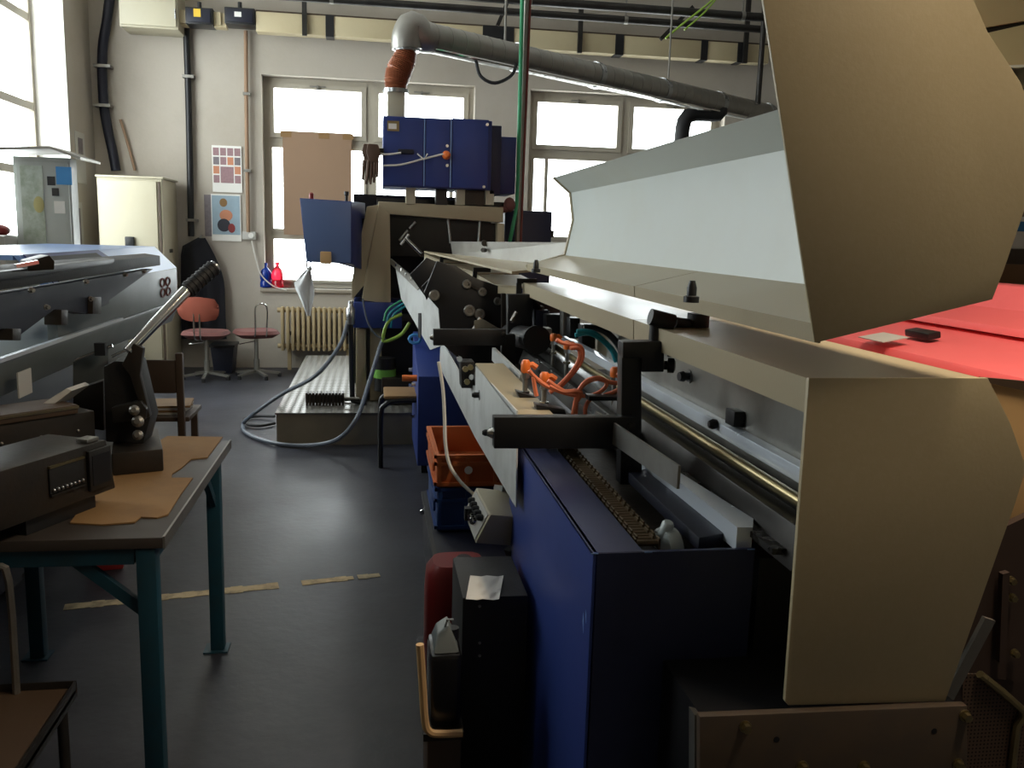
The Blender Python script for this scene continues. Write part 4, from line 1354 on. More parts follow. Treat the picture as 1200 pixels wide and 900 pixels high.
# inductive sensors and orange cables
SENS = []
def sensor(px, pyb, h_px, z):
    base = at_z(px, pyb, z)
    s = h_px * base.y / F_PX
    part('sensor_body', B().cyl(base + V((0, 0, -.05)), base + V((0, 0, s * .62)), .0085, 12), 'steel_dull', root)
    part('sensor_nut', B().tube([base + V((0, 0, s * .06)), base + V((0, 0, s * .14))], .016, 6), 'chrome', root)
    part('sensor_nut', B().tube([base + V((0, 0, s * .5)), base + V((0, 0, s * .66))], .0145, 6), 'steel', root)
    part('sensor_plug', B().lathe([(.013, 0), (.016, .01), (.016, s * .28), (.010, s * .36)], base + V((0, 0, s * .64)), (0, 0, 1), 12), 'orange', root)
    t = base + V((0, 0, s * .84))
    part('plug_elbow', B().tube([t, t + V((.022, .0, .004)), t + V((.036, -.002, -.006))], .010, 8), 'orange', root)
    SENS.append(t + V((.034, 0, -.004)))
    return base
for s_ in ((615, 464, 44, 1.085), (637, 476, 42, 1.075), (648, 416, 26, 1.08), (664, 428, 30, 1.08), (719, 464, 36, 1.07)):
    sensor(*s_)
gp([(606, 459), (630, 466), (634, 472), (610, 470)], 'sensor_bracket', 'black', 2.75, .06)
gp([(628, 474), (662, 480), (664, 486), (630, 484)], 'sensor_bracket', 'black', 2.55, .05)
gp([(690, 464), (738, 466), (738, 470), (690, 470)], 'sensor_bracket', 'black', 2.5, .05)
def cab(pts, r=.0065, m='orange_cable', y=2.55):
    part('sensor_cable', B().tube([at_y(a, c, y + (d[0] if d else 0)) for a, c, *d in pts], r, 7, smooth=6), m, root)
cab([(620, 434), (627, 442), (640, 452), (660, 460), (676, 464)])
cab([(642, 446), (655, 455), (670, 462), (690, 464), (705, 458), (711, 449), (703, 443), (688, 446), (678, 458), (674, 472), (671, 490), (669, 505)])
cab([(724, 437), (733, 441), (733, 449), (715, 448), (700, 444), (685, 450), (677, 462), (675, 478), (674, 505)], .007)
cab([(652, 398), (660, 402), (672, 404), (681, 407), (683, 418), (676, 432), (660, 450), (650, 458)], .007, y=2.75)
cab([(668, 408), (678, 409), (679, 420), (670, 436), (655, 452), (644, 460)], .007, y=2.72)
cab([(724, 437), (733, 449), (722, 458), (706, 464), (692, 468), (686, 480), (688, 505)])
cab([(735, 480), (726, 488), (722, 498)])
cab([(625, 442), (627, 455), (629, 464)])
cab([(644, 452), (660, 459), (680, 459), (676, 470)], .008)
for pts in ([(674, 393), (690, 391), (704, 398), (716, 410), (722, 424)], [(676, 388), (694, 389), (708, 399), (720, 412), (726, 426)]):
    cab(pts, .008, 'teal_hose', 3.1)
cab([(684, 384), (704, 386), (720, 398), (730, 416), (732, 430)], .013, 'rubber', 3.2)
# chain and sprocket in the trough
cz_ = .965
ca, cb = at_z(757, 636, cz_), at_z(664, 528, cz_)
n_ = 44
ln0 = ln1 = None
dch = (cb - ca)
rz_ = math.atan2(dch.y, dch.x)
for k in range(n_):
    c_ = ca + dch * (k / (n_ - 1))
    proto = ln0 if k % 2 == 0 else ln1
    if proto is None:
        w = .026 if k % 2 == 0 else .018
        b = B()
        L2 = dch.length / n_ * .78
        for s_ in (-1, 1):
            b.obox(c_ + V((s_ * w * math.sin(rz_), -s_ * w * math.cos(rz_), 0)), (L2 * 1.6, .004, .024), (0, 0, math.degrees(rz_)))
        b.cyl(c_ + V((math.sin(rz_), -math.cos(rz_), 0)) * w * 1.1, c_ - V((math.sin(rz_), -math.cos(rz_), 0)) * w * 1.1, .008, 8)
        o = part('chain_link', b, 'chain_brown', root)
        if k % 2 == 0:
            ln0, k0 = o, c_.copy()
        else:
            ln1, k1 = o, c_.copy()
    else:
        o = proto.copy(); COL.objects.link(o)
        o.location = proto.location + (c_ - (k0 if k % 2 == 0 else k1))
sp = at_y(782, 642, 1.78)
part('guide_wheel', B().lathe([(.03, -.018), (.045, -.016), (.05, 0), (.045, .016), (.03, .018)], sp, (1, .2, 0), 22), 'plastic_clear', root)
part('wheel_hub', B().lathe([(.014, 0), (.014, .03), (.01, .035)], sp + V((-.01, 0, .03)), (.2, -.3, 1), 14), 'plastic_clear', root)
# raised hood
HX = at_y(955, 402, 1.38).x
HZ = at_y(955, 402, 1.38).z
HE = 4.27
F2, FM, F1, FT = (at_y(*q, HE) for q in ((662, 299), (672, 258), (668.5, 226), (649, 208)))
for (ya_, yb_) in ((EY - .024, 2.44), (2.447, HE)):
    part('hood_shelf', B().sheet([(HX + .003, HZ), (HX, HZ + .032), (F2.x, F2.z)], ya_, yb_, .005), 'beige', root)
part('hood_panel', B().sheet([(F2.x, F2.z), (FM.x, FM.z), (F1.x, F1.z), (FT.x, FT.z), (1.07, FT.z + .02), (1.085, 1.75), (1.03, 1.53)], EY - .024, HE, .006), 'hood_white', root)
rim = B()
rp_ = [V((HX, HE, HZ + .02)), F2, FM, F1, FT]
for a_, c_ in zip(rp_, rp_[1:]):
    rim.beam(a_, c_, .012, .03, up=(0, 1, 0))
part('hood_rim', rim, 'beige', root)
hp_ = [(955, 402), (1163, 351), (1176, 318), (1212, 214), (1214, 140), (1196, 96), (1158, 38), (1130, -25), (1060, -70), (888, -40)]
part('hood_end_plate', B().prism([at_y(*q, EY - .03) for q in hp_], (0, .006, 0)), 'beige_rough', root, bevel=.0015)
for (px, py, z) in ((628, 318, None), (810, 352, None)):
    p = at_z(px, py, HZ + .045)
    part('hood_knob', B().lathe([(.016, 0), (.016, .012), (.010, .014), (.010, .03), (.006, .044)], p + V((0, 0, -.004)), (0, 0, 1), 12), 'black', root)
p = at_y(690, 231, 3.6)
# far stainless hood and curved lids
fa, fb = at_y(664, 312, 4.35), at_y(530, 298, 6.25)
fa2, fb2 = at_y(664, 284, 4.35), at_y(528, 283, 6.25)
part('steel_hood_back', B().prism([fa, fb, fb2, fa2], (.008, .008, 0)), 'duct_steel', root)
part('steel_hood_shelf', B().prism([at_y(497, 294, 6.3), fb, fa, at_y(600, 318, 4.3)], (0, 0, -.012)), 'beige', root)
q = at_y(569, 285, 5.5)
p = at_vplane(569, 285, (fa.x, fa.y), (fb.x, fb.y))
part('hood_latch', B().cyl(p + V((-.01, -.02, 0)), p + V((-.01, -.02, -.0)) + V((0, -.02, 0)), .02, 12), 'iron', root)
p = at_vplane(570, 293, (fa.x, fa.y), (fb.x, fb.y))
part('hood_latch', B().cyl(p + V((-.01, -.02, 0)), p + V((-.03, -.05, 0)), .014, 10), 'iron', root)
lid_px = [((497, 299), 6.3), ((517, 308), 5.95), ((519, 310), 5.9), ((555, 321), 5.2), ((557, 323), 5.15), ((580, 336), 4.8), ((606, 338), 4.45)]
lp_ = [at_y(*q, y) for q, y in lid_px]
for i0, i1 in ((0, 1), (2, 3), (4, 5), (5, 6)):
    a_, c_ = lp_[i0], lp_[i1]
    part('curved_lid', B().prism([a_, c_, c_ + V((.28, .06, .0)), a_ + V((.28, .06, .0))], (0, 0, .008)), 'beige', root)
    part('lid_edge', B().prism([a_ + V((0, 0, .012)), c_ + V((0, 0, .012)), c_ + V((0, 0, -.035)), a_ + V((0, 0, -.035))], (.008, .004, 0)), 'beige', root)
for (px, py, y) in ((517, 312, 5.9), (556, 328, 5.15), (607, 343, 4.4)):
    p = at_y(px, py, y)
    part('lid_hinge', B().obox(p + V((0, -.02, 0)), (.025, .02, .1)).obox(p + V((.04, -.02, .06)), (.1, .02, .025)), 'black', root)
# steel bracket plate on the end
PYp = 1.375
pl = [at_y(*q, PYp) for q in ((820, 840), (1134, 827), (1134, 960), (820, 965))]
zc = pl[0].z
part('bracket_plate', B().prism(pl, (0, .018, 0)), 'worn_steel' if 'worn_steel' in MATS else 'dark_metal', root, bevel=.003)
part('bracket_edge', B().prism([at_y(*q, PYp + .02) for q in ((814, 838), (822, 840), (822, 965), (814, 965))], (0, .03, 0)), 'steel_dull', root)
for (px, py) in ((873, 851), (1130, 838), (1122, 895), (1012, 898), (940, 898)):
    p = at_y(px, py, PYp)
    part('hex_bolt', B().hexbolt(p, (0, -1, 0), .0085, .014), 'brass', root)
for (px, py) in ((910, 867), (1095, 857)):
    p = at_y(px, py, PYp - .0005)
    part('bolt_hole', B().cyl(p, p + V((0, .004, 0)), .006, 14), 'black', root)
part('base_frame', B().box(at_y(830, 850, PYp).x, at_y(1130, 850, PYp).x, PYp + .02, 1.9, .0, zc - .02), 'black', root)
part('side_strap', B().prism([at_y(*q, 1.43) for q in ((1155, 724), (1167, 728), (1118, 820), (1104, 822))], (0, .01, 0)), 'steel_dull', root)
# bits visible between blue cabinet and end panel
part('gap_bracket', B().prism([at_y(*q, 1.75) for q in ((884, 662), (925, 662), (925, 690), (900, 690), (884, 705))], (0, .02, 0)), 'iron', root)
p = at_y(884, 806, 1.6)
part('oil_cap', B().lathe([(.03, 0), (.03, .03), (.022, .032), (.022, .05)], p + V((0, 0, -.03)), (0, 0, 1), 16), 'red_plastic', root)

# ================================================================== BLUE CABINET
KX = .4335
kz = at_x(695, 648, KX).z
ky0, ky1 = at_x(695, 648, KX).y, 2.70
kx1 = at_y(885, 646, ky0).x
root = thing('machine_cabinet', 'large dark blue steel cabinet with open chain trough at the end of the stitching machine', 'cabinet', ((KX + kx1) / 2, ky0 + .4, 0))
lowf = [at_x(592, 745, KX), at_x(613, 812, KX)]
side = [V((KX, ky0, 0)), V((KX, ky0, kz)), V((KX, ky1, kz)), V((KX, ky1, lowf[0].z)), V((KX, lowf[1].y, lowf[1].z)), V((KX, lowf[1].y, 0))]
part('side_plate', B().prism(side, (.012, 0, 0)), 'blue', root, bevel=.003)
part('front_plate', B().box(KX + .003, kx1, ky0, ky0 + .012, 0, kz - .001), 'blue_dark', root, bevel=.003)
fl = at_z(755, 647, kz).x
part('top_flange', B().box(KX, fl, ky0 + .002, ky1, kz - .008, kz), 'blue_dark', root, bevel=.002)
part('inner_wall', B().box(fl - .008, fl, ky0 + .013, ky1, kz - .12, kz - .009), 'black', root)
part('trough_floor', B().box(fl, kx1, ky0 + .013, ky1 + .3, kz - .11, kz - .10), 'black', root)
part('right_plate', B().box(kx1 - .012, kx1, ky0 + .013, ky1, 0, kz - .1), 'blue_dark', root)
part('rear_plate', B().box(KX + .013, kx1 - .013, ky1 - .012, ky1, lowf[0].z, kz - .13), 'blue_dark', root)
for (px, py, sx, sy) in ((684, 726, .004, .03), (687, 720, .003, .02)):
    p = at_x(px, py, KX - .0006)
    part('paint_chip', B().prism([p, p + V((0, sx * 2, sy * .4)), p + V((0, sx * 2.4, -sy * .3)), p + V((0, -.001, -sy))], (.0006, 0, 0)), 'blue_light', root)
for (px, py) in ((697, 648), (760, 646), (880, 647)):
    p = at_y(px, py, ky0 - .0005)
    part('paint_chip', B().box(p.x - .008, p.x + .008, ky0 - .0006, ky0, kz - .003, kz - .0005), 'blue_light', root)

# ================================================================== UNDER THE MACHINE
# far blue floor cabinet
root = thing('floor_cabinet', 'blue floor cabinet with a sloping top under the far end of the stitching machine', 'cabinet', (.45, 6.1, 0))
fy0, fy1 = 5.75, 6.6
a_, c_ = at_y(490, 441, fy0), at_y(556, 441, fy0)
top2 = at_y(476, 388, fy1).z
part('body', B().prism([(a_.x, fy0, .06), (a_.x, fy0, a_.z), (a_.x, fy1, top2), (a_.x, fy1, .06)], (c_.x - a_.x, 0, 0)), 'blue', root, bevel=.008)
part('plinth', B().box(a_.x + .03, c_.x - .03, fy0 + .04, fy1 - .04, 0, .06), 'black', root)
for (px, py) in ((476, 408), (475, 419), (480, 421), (474, 428), (478, 432), (487, 450), (486, 468), (486, 488)):
    p = at_x(px, py, a_.x - .002)
    p.y = max(fy0 + .03, min(fy1 - .03, p.y))
    p.z = min(p.z, a_.z + (top2 - a_.z) * (p.y - fy0) / (fy1 - fy0) - .02)
    part('fitting', B().hexbolt((a_.x, p.y, p.z), (-1, 0, 0), .012, .03), 'chrome', root)
p = at_y(475, 446, fy0 + .05)
part('red_knob', B().cyl((a_.x - .1, fy0 + .15, p.z), (a_.x, fy0 + .15, p.z), .022, 12), 'orange', root)
p = at_y(486, 397, fy1 - .3)
part('blue_hose_ring', B().tube([p + V((math.cos(t) * .04, -.02, math.sin(t) * .03)) for t in [k * math.pi / 5 for k in range(10)]], .012, 8, closed=True), 'skyblue_sticker', root)

# crates
def crate(nm, label, corner, wx, wy, h, m, z0):
    x0, y0 = corner
    root = thing(nm, label, 'crate', (x0 + wx / 2, y0 + wy / 2, z0))
    t = .012
    part('wall', B().box(x0, x0 + wx, y0, y0 + t, z0, z0 + h), m, root, bevel=.003)
    part('wall', B().box(x0, x0 + wx, y0 + wy - t, y0 + wy, z0, z0 + h), m, root, bevel=.003)
    part('wall', B().box(x0, x0 + t, y0 + t, y0 + wy - t, z0, z0 + h), m, root, bevel=.003)
    part('wall', B().box(x0 + wx - t, x0 + wx, y0 + t, y0 + wy - t, z0, z0 + h), m, root, bevel=.003)
    part('floor_panel', B().box(x0 + t, x0 + wx - t, y0 + t, y0 + wy - t, z0 + .005, z0 + .02), m, root)
    r = B()
    for z in (z0 + h - .014, z0 + h * .68, z0 + h * .06):
        for (a, c_, e, f) in ((x0 - .012, x0 + wx + .012, y0 - .012, y0 - .0005), (x0 - .012, x0 + wx + .012, y0 + wy + .0005, y0 + wy + .012), (x0 - .012, x0 - .0005, y0 - .012, y0 + wy + .012), (x0 + wx + .0005, x0 + wx + .012, y0 - .012, y0 + wy + .012)):
            part('rib', B().box(a, c_, e, f, z, z + .014), m, root)
    r.bm.free()
    for k in range(4):
        x = x0 + wx * (.03 + .31 * k)
        part('upright', B().box(x - .008, x + .008, y0 - .01, y0 - .0005, z0 + .02, z0 + h - .016), m, root)
    part('handle_panel', B().box(x0 - .01, x0 - .0005, y0 + wy * .2, y0 + wy * .8, z0 + h * .28, z0 + h * .64), m, root, bevel=.003)
    return root
cr = at_y(512, 533, 3.75)
cw, cl = .40, .58
hz = cr.z - at_y(514, 571, 3.75).z
crate('orange_crate', 'orange plastic stacking crate on top of a blue crate under the machine', (cr.x, 3.75), cw, cl, hz, 'crate_orange', cr.z - hz)
crate('blue_crate', 'blue plastic stacking crate underneath the orange crate', (cr.x + .005, 3.76), cw - .01, cl - .02, .2, 'crate_blue', cr.z - hz - .205)
zb2 = cr.z - hz - .21
root = thing('black_chest', 'black box on the floor carrying the blue and orange crates', 'box', (cr.x + .2, 4.0, 0))
part('body', B().box(cr.x - .02, cr.x + .42, 3.2, 4.4, 0, zb2), 'navy', root, bevel=.01)
part('lid', B().box(cr.x - .03, cr.x + .43, 3.19, 4.41, zb2 - .03, zb2 - .001), 'black', root, bevel=.005)
p = at_x(490, 622, cr.x - .022)
part('latch', B().lathe([(.012, 0), (.016, .012), (.01, .02)], (cr.x - .02, min(p.y, 4.3), zb2 - .08), (-1, 0, 0), 10), 'chrome', root)
solo('label_disc', B().lathe([(.001, 0), (.018, 0), (.018, .002), (.001, .002)], at_y(549, 551, 3.733), (0, -1, 0), 16), 'paper', 'small round white sticker on the front of the orange crate', 'sticker')

# control pendant
pc_ = at_y(566, 606, 2.7)
root = thing('control_pendant', 'cream control box with a row of black knobs hanging under the machine rail', 'control box', pc_ + V((0, 0, -.08)))
fq = [at_y(*q, y) for q, y in (((558, 571), 2.74), ((575, 603), 2.6), ((557, 637), 2.62), ((543, 600), 2.78))]
nrm_ = (fq[1] - fq[0]).cross(fq[3] - fq[0]).normalized()
if nrm_.x > 0:
    nrm_ = -nrm_
back = -nrm_ * .1 + V((.03, 0, 0))
part('housing', B().prism(fq, back), 'cream', root, bevel=.006)
cen = sum(fq, V()) / 4
ux, uy = (fq[0] - fq[3] + fq[1] - fq[2]) / 2, (fq[0] - fq[1] + fq[3] - fq[2]) / 2
part('face_plate', B().prism([cen + (q - cen) * .86 for q in fq], nrm_ * .003), 'paper_grey', root)
for k in range(5):
    t = -.32 + .16 * k
    c_ = cen + uy * (-t) * .9 + ux * .18
    part('knob', B().lathe([(.011, 0), (.011, .012), (.008, .02)], c_ + nrm_ * .003, nrm_, 12), 'black', root)
    c_ = cen + uy * (-t) * .9 - ux * .12
    if k in (1, 2, 3):
        part('switch', B().lathe([(.014, 0), (.014, .006), (.010, .016)], c_ + nrm_ * .003, nrm_, 12), 'chrome' if k != 1 else 'black', root)
c_ = cen - ux * .2 + uy * .2
part('display', B().obox(c_ + nrm_ * .006, (.03, .03, .04)), 'black', root)
part('arm', B().beam(fq[0] + back * .6, at_x(590, 575, RX + .02), .03, .03), 'rail_white', root)
part('bracket', B().beam(fq[2] + back, fq[2] + back + V((.08, .05, -.25)), .03, .05), 'black', root)
part('cable', B().tube([at_y(*q, 2.9) for q in ((514, 424), (519, 455), (521, 490), (522, 520), (527, 545), (540, 565), (556, 580))], .006, 7, smooth=5), 'white_cable', root)

# red canister, black box with paper, black canister on a tube cart
b = B()
p = at_y(539, 690, 2.85)
w_, zt = .115, at_y(539, 668, 2.85).z
rings = []
for (z, s) in ((0, .94), (.02, 1.0), (zt * .75, 1.0), (zt * .93, .95), (zt, .75)):
    ring = []
    for k in range(28):
        t = 2 * math.pi * k / 28
        e = (abs(math.cos(t)) ** 4 + abs(math.sin(t)) ** 4) ** -.25
        ring.append(V((p.x + math.cos(t) * e * w_ * s, 2.95 + math.sin(t) * e * .10 * s, z)))
    rings.append([b.bm.verts.new(q) for q in ring])
for a_, c_ in zip(rings, rings[1:]):
    for k in range(28):
        b.bm.faces.new((a_[k], a_[(k + 1) % 28], c_[(k + 1) % 28], c_[k]))
b.bm.faces.new(rings[0][::-1]); b.bm.faces.new(rings[-1])
root = thing('red_canister', 'dark red plastic canister with a rounded top beside the black chest', 'canister', (p.x, 2.95, 0))
part('body', b, 'red_plastic', root)
part('cap', B().lathe([(.03, 0), (.03, .015), (.022, .022)], (p.x + .02, 2.93, zt - .003), (0, 0, 1), 16), 'black', root)
bx0, by0 = at_y(553, 700, 2.2), at_y(600, 700, 2.2)
bz = bx0.z
root = thing('black_box', 'tall black metal box with a crumpled paper on top beside the blue cabinet', 'box', (bx0.x + .04, 2.32, 0))
part('body', B().box(bx0.x - .025, KX - .02, 2.2, 2.5, 0, bz), 'black_rough', root, bevel=.006)
for (px, py) in ((562, 710), (562, 753), (562, 768)):
    p = at_y(px, py, 2.199)
    part('rivet', B().cyl(p, p + V((0, -.004, 0)), .004, 8), 'steel_dull', root)
g = []
for j in range(6):
    row = []
    for i in range(7):
        q = at_z(546 + i * 6.5 + j * 1.0, 702 - j * 5.5 + (i % 3) * .6, bz + .004 + .012 * abs(math.sin(i * 1.7 + j)))
        q.y = min(q.y, 2.49)
        row.append(q)
    g.append(row)
solo('crumpled_paper', B().cloth(g), 'paper_grey', 'crumpled white paper lying on the tall black box', 'paper', nrm=False, solidify=.001)
pA = at_y(504, 760, 2.05)
pB = at_y(545, 760, 2.05)
root = thing('black_canister', 'black plastic canister with a grey lid standing on a tube cart', 'canister', ((pA.x + pB.x) / 2, 2.1, .3))
zb_c, zt_c = at_y(504, 855, 2.05).z, at_y(504, 742, 2.05).z
part('body', B().box(pA.x, pB.x - .005, 2.05, 2.19, zb_c, zt_c - .06), 'black_gloss', root, bevel=.02)
part('shoulder', B().poly_solid([(pA.x + .01, 2.06, zt_c - .062), (pB.x - .012, 2.06, zt_c - .062), (pB.x - .012, 2.18, zt_c - .062), (pA.x + .01, 2.18, zt_c - .062)], [(pA.x + .02, 2.09, zt_c - .02), (pA.x + .05, 2.09, zt_c), (pA.x + .05, 2.15, zt_c), (pA.x + .02, 2.15, zt_c - .02)]), 'grey_machine', root, bevel=.006)
part('cap', B().cyl((pB.x - .025, 2.12, zt_c - .05), (pB.x - .025, 2.12, zt_c - .02), .016, 12), 'black', root)
part('clip', B().tube([(pA.x + .04, 2.1, zt_c - .01), (pA.x + .045, 2.08, zt_c + .02), (pA.x + .06, 2.08, zt_c + .02)], .003, 6), 'steel', root)
root = thing('tube_cart', 'low dark cart with a bent tan tube frame holding the black canister', 'cart', ((pA.x + pB.x) / 2, 2.1, 0))
part('tube_frame', B().tube([at_y(492, 755, 2.02), at_y(495, 800, 2.02), at_y(498, 845, 2.02), at_y(503, 857, 2.02), at_y(514, 860, 2.02), at_y(542, 859, 2.02)], .010, 8, smooth=4), 'tan_paint', root)
part('tray', B().box(pA.x - .015, pB.x, 2.03, 2.198, zb_c - .02, zb_c - .001), 'iron', root)
part('base', B().box(pA.x - .005, pB.x - .005, 2.04, 2.19, .05, zb_c - .021), 'wood_dark', root, bevel=.008)
for x in (pA.x + .02, pB.x - .03):
    part('caster', B().cyl((x, 2.08, .025), (x + .02, 2.08, .025), .025, 14), 'rubber', root)
    part('caster', B().cyl((x, 2.15, .025), (x + .02, 2.15, .025), .025, 14), 'rubber', root)
p = at_y(612, 842, 2.34)
solo('hand_wheel', B().lathe([(.02, -.012), (.085, -.012), (.1, -.006), (.1, .006), (.085, .012), (.02, .012)], (p.x + .09, 2.36, p.z), (0, 1, 0), 28), 'steel_dull', 'grey ribbed wheel half hidden behind the lower edge of the blue cabinet', 'wheel')

# ================================================================== WORK TABLE
TZ = .80
fr_ = at_z(192, 630, TZ)
br_ = at_z(268, 516, TZ)
tx1 = (fr_.x + br_.x) / 2
ty0, ty1 = fr_.y, br_.y
tx0 = -1.28
root = thing('work_table', 'steel work table with teal legs and a dark worn top', 'table', ((tx0 + tx1) / 2, (ty0 + ty1) / 2, 0))
part('tabletop', B().box(tx0, tx1, ty0, ty1, TZ - .03, TZ), 'table_edge', root, bevel=.003)
part('edge_trim', B().box(tx1, tx1 + .006, ty0, ty1, TZ - .03, TZ + .003), 'steel_dull', root)
for (x, y) in ((tx1 - .045, ty0 + .03), (tx1 - .045, ty1 - .1), (tx0 + .05, ty0 + .03), (tx0 + .05, ty1 - .1)):
    lg = part('leg', B().box(x - .025, x + .025, y - .025, y + .025, .006, TZ - .032), 'teal_paint', root, bevel=.004)
    part('foot_plate', B().box(x - .05, x + .04, y - .04, y + .04, 0, .006), 'teal_paint', lg)
for y in (ty0 + .03, ty1 - .1):
    part('apron', B().box(tx0 + .08, tx1 - .075, y - .02, y + .02, TZ - .075, TZ - .031), 'teal_paint', root)
for x in (tx1 - .045, tx0 + .05):
    part('apron', B().box(x - .02, x + .02, ty0 + .06, ty1 - .13, TZ - .075, TZ - .031), 'teal_paint', root)
part('brace', B().beam((tx1 - .06, ty0 + .03, TZ - .21), (tx1 - .23, ty0 + .03, TZ - .06), .02, .03), 'teal_paint', root)
part('brace', B().beam((tx1 - .045, ty1 - .12, TZ - .21), (tx1 - .045, ty1 - .28, TZ - .06), .02, .03), 'teal_paint', root)
# torn cardboard sheets
card = [(205, 512), (266, 514), (243, 538), (230, 541), (222, 540), (212, 548), (200, 560), (226, 561), (212, 580), (196, 604), (183, 608), (168, 608), (160, 613), (130, 616), (80, 614), (60, 600), (130, 560)]
card = [(196, 512), (261, 513), (243, 537), (224, 539), (213, 549), (202, 556), (201, 561), (226, 561), (212, 580), (197, 604), (184, 608), (165, 607), (158, 613), (120, 616), (82, 614), (100, 590), (140, 545)]
solo('cardboard_sheet', B().prism([at_z(px, py, TZ + .001) for px, py in card], (0, 0, .004)), 'cardboard', 'torn brown cardboard sheet covering the work table', 'cardboard')

# slotted black stitching box
def oriented(o0, ex, ey):
    return lambda u, v, w: o0 + ex * u + ey * v + V((0, 0, w))
c0 = at_z(30, 612, TZ + .05)
c1 = at_z(136, 572, TZ + .05)
ex = (c1 - c0); Lx = ex.length; ex.normalize()
ey = V((-ex.y, ex.x, 0))
fo = oriented(c0, ex, ey)
def fbox(b, f, u0, u1, v0, v1, w0, w1, sk=0.0):
    return b.poly_solid([f(u0, v0, w0), f(u1, v0, w0), f(u1, v1, w0), f(u0, v1, w0)], [f(u0 - sk, v0, w1), f(u1 - sk, v0, w1), f(u1 - sk, v1, w1), f(u0 - sk, v1, w1)])
root = thing('slotted_steel_box', 'black oily steel box with slots and a recessed end, tilted on the work table', 'machine part', c0 + ex * Lx / 2 + V((0, 0, -.05)))
hb = .15
part('body', fbox(B(), fo, -.16, Lx, 0, .2, .0, hb, .03), 'iron', root, bevel=.006)
part('foot', fbox(B(), fo, .03, Lx - .05, .03, .17, -.049, -.001), 'black', root)
part('slot_panel', fbox(B(), fo, .08, Lx * .62, -.006, -.0005, .05, .118), 'black_rough', root, bevel=.003)
part('slot_rim', fbox(B(), fo, .08, Lx * .62, -.009, -.0005, .119, .125), 'brass', root)
part('slot_rim', fbox(B(), fo, .08, Lx * .62, -.009, -.0005, .043, .049), 'dark_metal', root)
for k in range(8):
    u = .09 + (Lx * .62 - .1) * k / 7
    part('rivet', B().sph(fo(u, -.008, .06), .005), 'steel', root)
part('end_frame', fbox(B(), fo, Lx * .66, Lx * .92, -.012, -.0005, .02, .135), 'dark_metal', root, bevel=.004)
part('end_recess', fbox(B(), fo, Lx * .69, Lx * .89, -.014, -.0125, .035, .12), 'black', root)
part('top_latch', fbox(B(), fo, Lx * .72, Lx * .86, .01, .05, hb + .001, hb + .012), 'steel_dull', root, bevel=.003)
# long box behind
d0, d1 = at_z(-20, 520, TZ + .16), at_z(120, 470, TZ + .16)
d0, d1 = at_y(-10, 560, 2.75), at_y(118, 505, 3.0)
ex2 = V((d1.x - d0.x, d1.y - d0.y, 0)); L2_ = ex2.length; ex2.normalize(); ey2 = V((-ex2.y, ex2.x, 0))
fo2 = oriented(V((d0.x, d0.y, TZ)), ex2, ey2)
root = thing('long_steel_housing', 'long dark steel housing with rivets lying behind the slotted box on the work table', 'machine part', (d0.x, d0.y, TZ))
hh = at_y(60, 478, 2.88).z - TZ
part('body', fbox(B(), fo2, -.03, L2_ * .95, 0, .14, .0, hh - .03), 'iron', root, bevel=.006)
part('lid', fbox(B(), fo2, -.03, L2_ * .78, -.01, .15, hh - .029, hh), 'wood_dark', root, bevel=.004)
part('lid_edge', fbox(B(), fo2, -.03, L2_ * .78, -.015, -.0105, hh - .012, hh - .004), 'brass', root)
for k in range(5):
    part('rivet', B().sph(fo2(L2_ * (.1 + .17 * k), -.002, hh * .62 - .01 * (k % 2)), .005), 'steel_dull', root)
part('sloped_plate', B().prism([at_y(45, 476, 2.95), at_y(78, 455, 2.97), at_y(84, 458, 2.97), at_y(60, 476, 2.95)], (.02, .12, .0)), 'paper_grey', root)

# lever press
root = thing('lever_press', 'black cast iron lever press with a chrome handle and black grip on the work table', 'press', at_z(165, 548, TZ))
bz0, bz1 = at_z(133, 558, TZ), at_z(192, 553, TZ)
part('base', B().prism([at_z(132, 558, TZ + .005), at_z(192, 552, TZ + .005), at_z(186, 525, TZ + .005), at_z(134, 530, TZ + .005)], (0, 0, .075)), 'iron', root, bevel=.006)
LY = 3.02
def lpx(pts, nm, m, y=LY, th=.05, bv=.005):
    return part(nm, B().prism([at_y(px, py, y) for px, py in pts], (0, th, 0)), m, root, bevel=bv)
lpx([(124, 518), (121, 430), (134, 423), (160, 424), (176, 490), (168, 520)], 'body', 'black_rough', LY, .12)
lpx([(84, 500), (86, 458), (121, 446), (122, 505)], 'side_block', 'iron', 3.16, .1)
lpx([(142, 428), (156, 402), (168, 408), (164, 440), (176, 488), (168, 492), (152, 440)], 'yoke', 'iron', LY - .03, .03)
lpx([(130, 478), (165, 470), (172, 480), (170, 492), (132, 496)], 'clamp_bar', 'dark_metal', LY - .05, .05)
for (px, py, r) in ((158, 481, .014), (162, 494, .016), (162, 510, .014)):
    p = at_y(px, py, LY - .055)
    part('brass_screw', B().lathe([(r, -.01), (r * 1.2, .0), (r * 1.2, .01), (r * .6, .018)], p, (0, -1, .3), 12), 'steel_dull', root)
a_, m_, c_ = at_y(150, 412, LY - .02), at_y(219, 340, LY + .12), at_y(251, 313, LY + .18)
part('handle_shaft', B().tube([a_, m_], .017, 14, r2=.020), 'chrome', root)
gr = part('handle_grip', B().tube([m_, c_], .026, 16), 'rubber', root)
for k in range(7):
    q0 = m_.lerp(c_, (k + .5) / 7.0)
    part('grip_ridge', B().tube([q0, q0 + (c_ - m_).normalized() * .006], .029, 14), 'black_rough', gr)
part('handle_cap', B().tube([c_, c_ + (c_ - m_).normalized() * .008], .022, 14), 'steel', root)

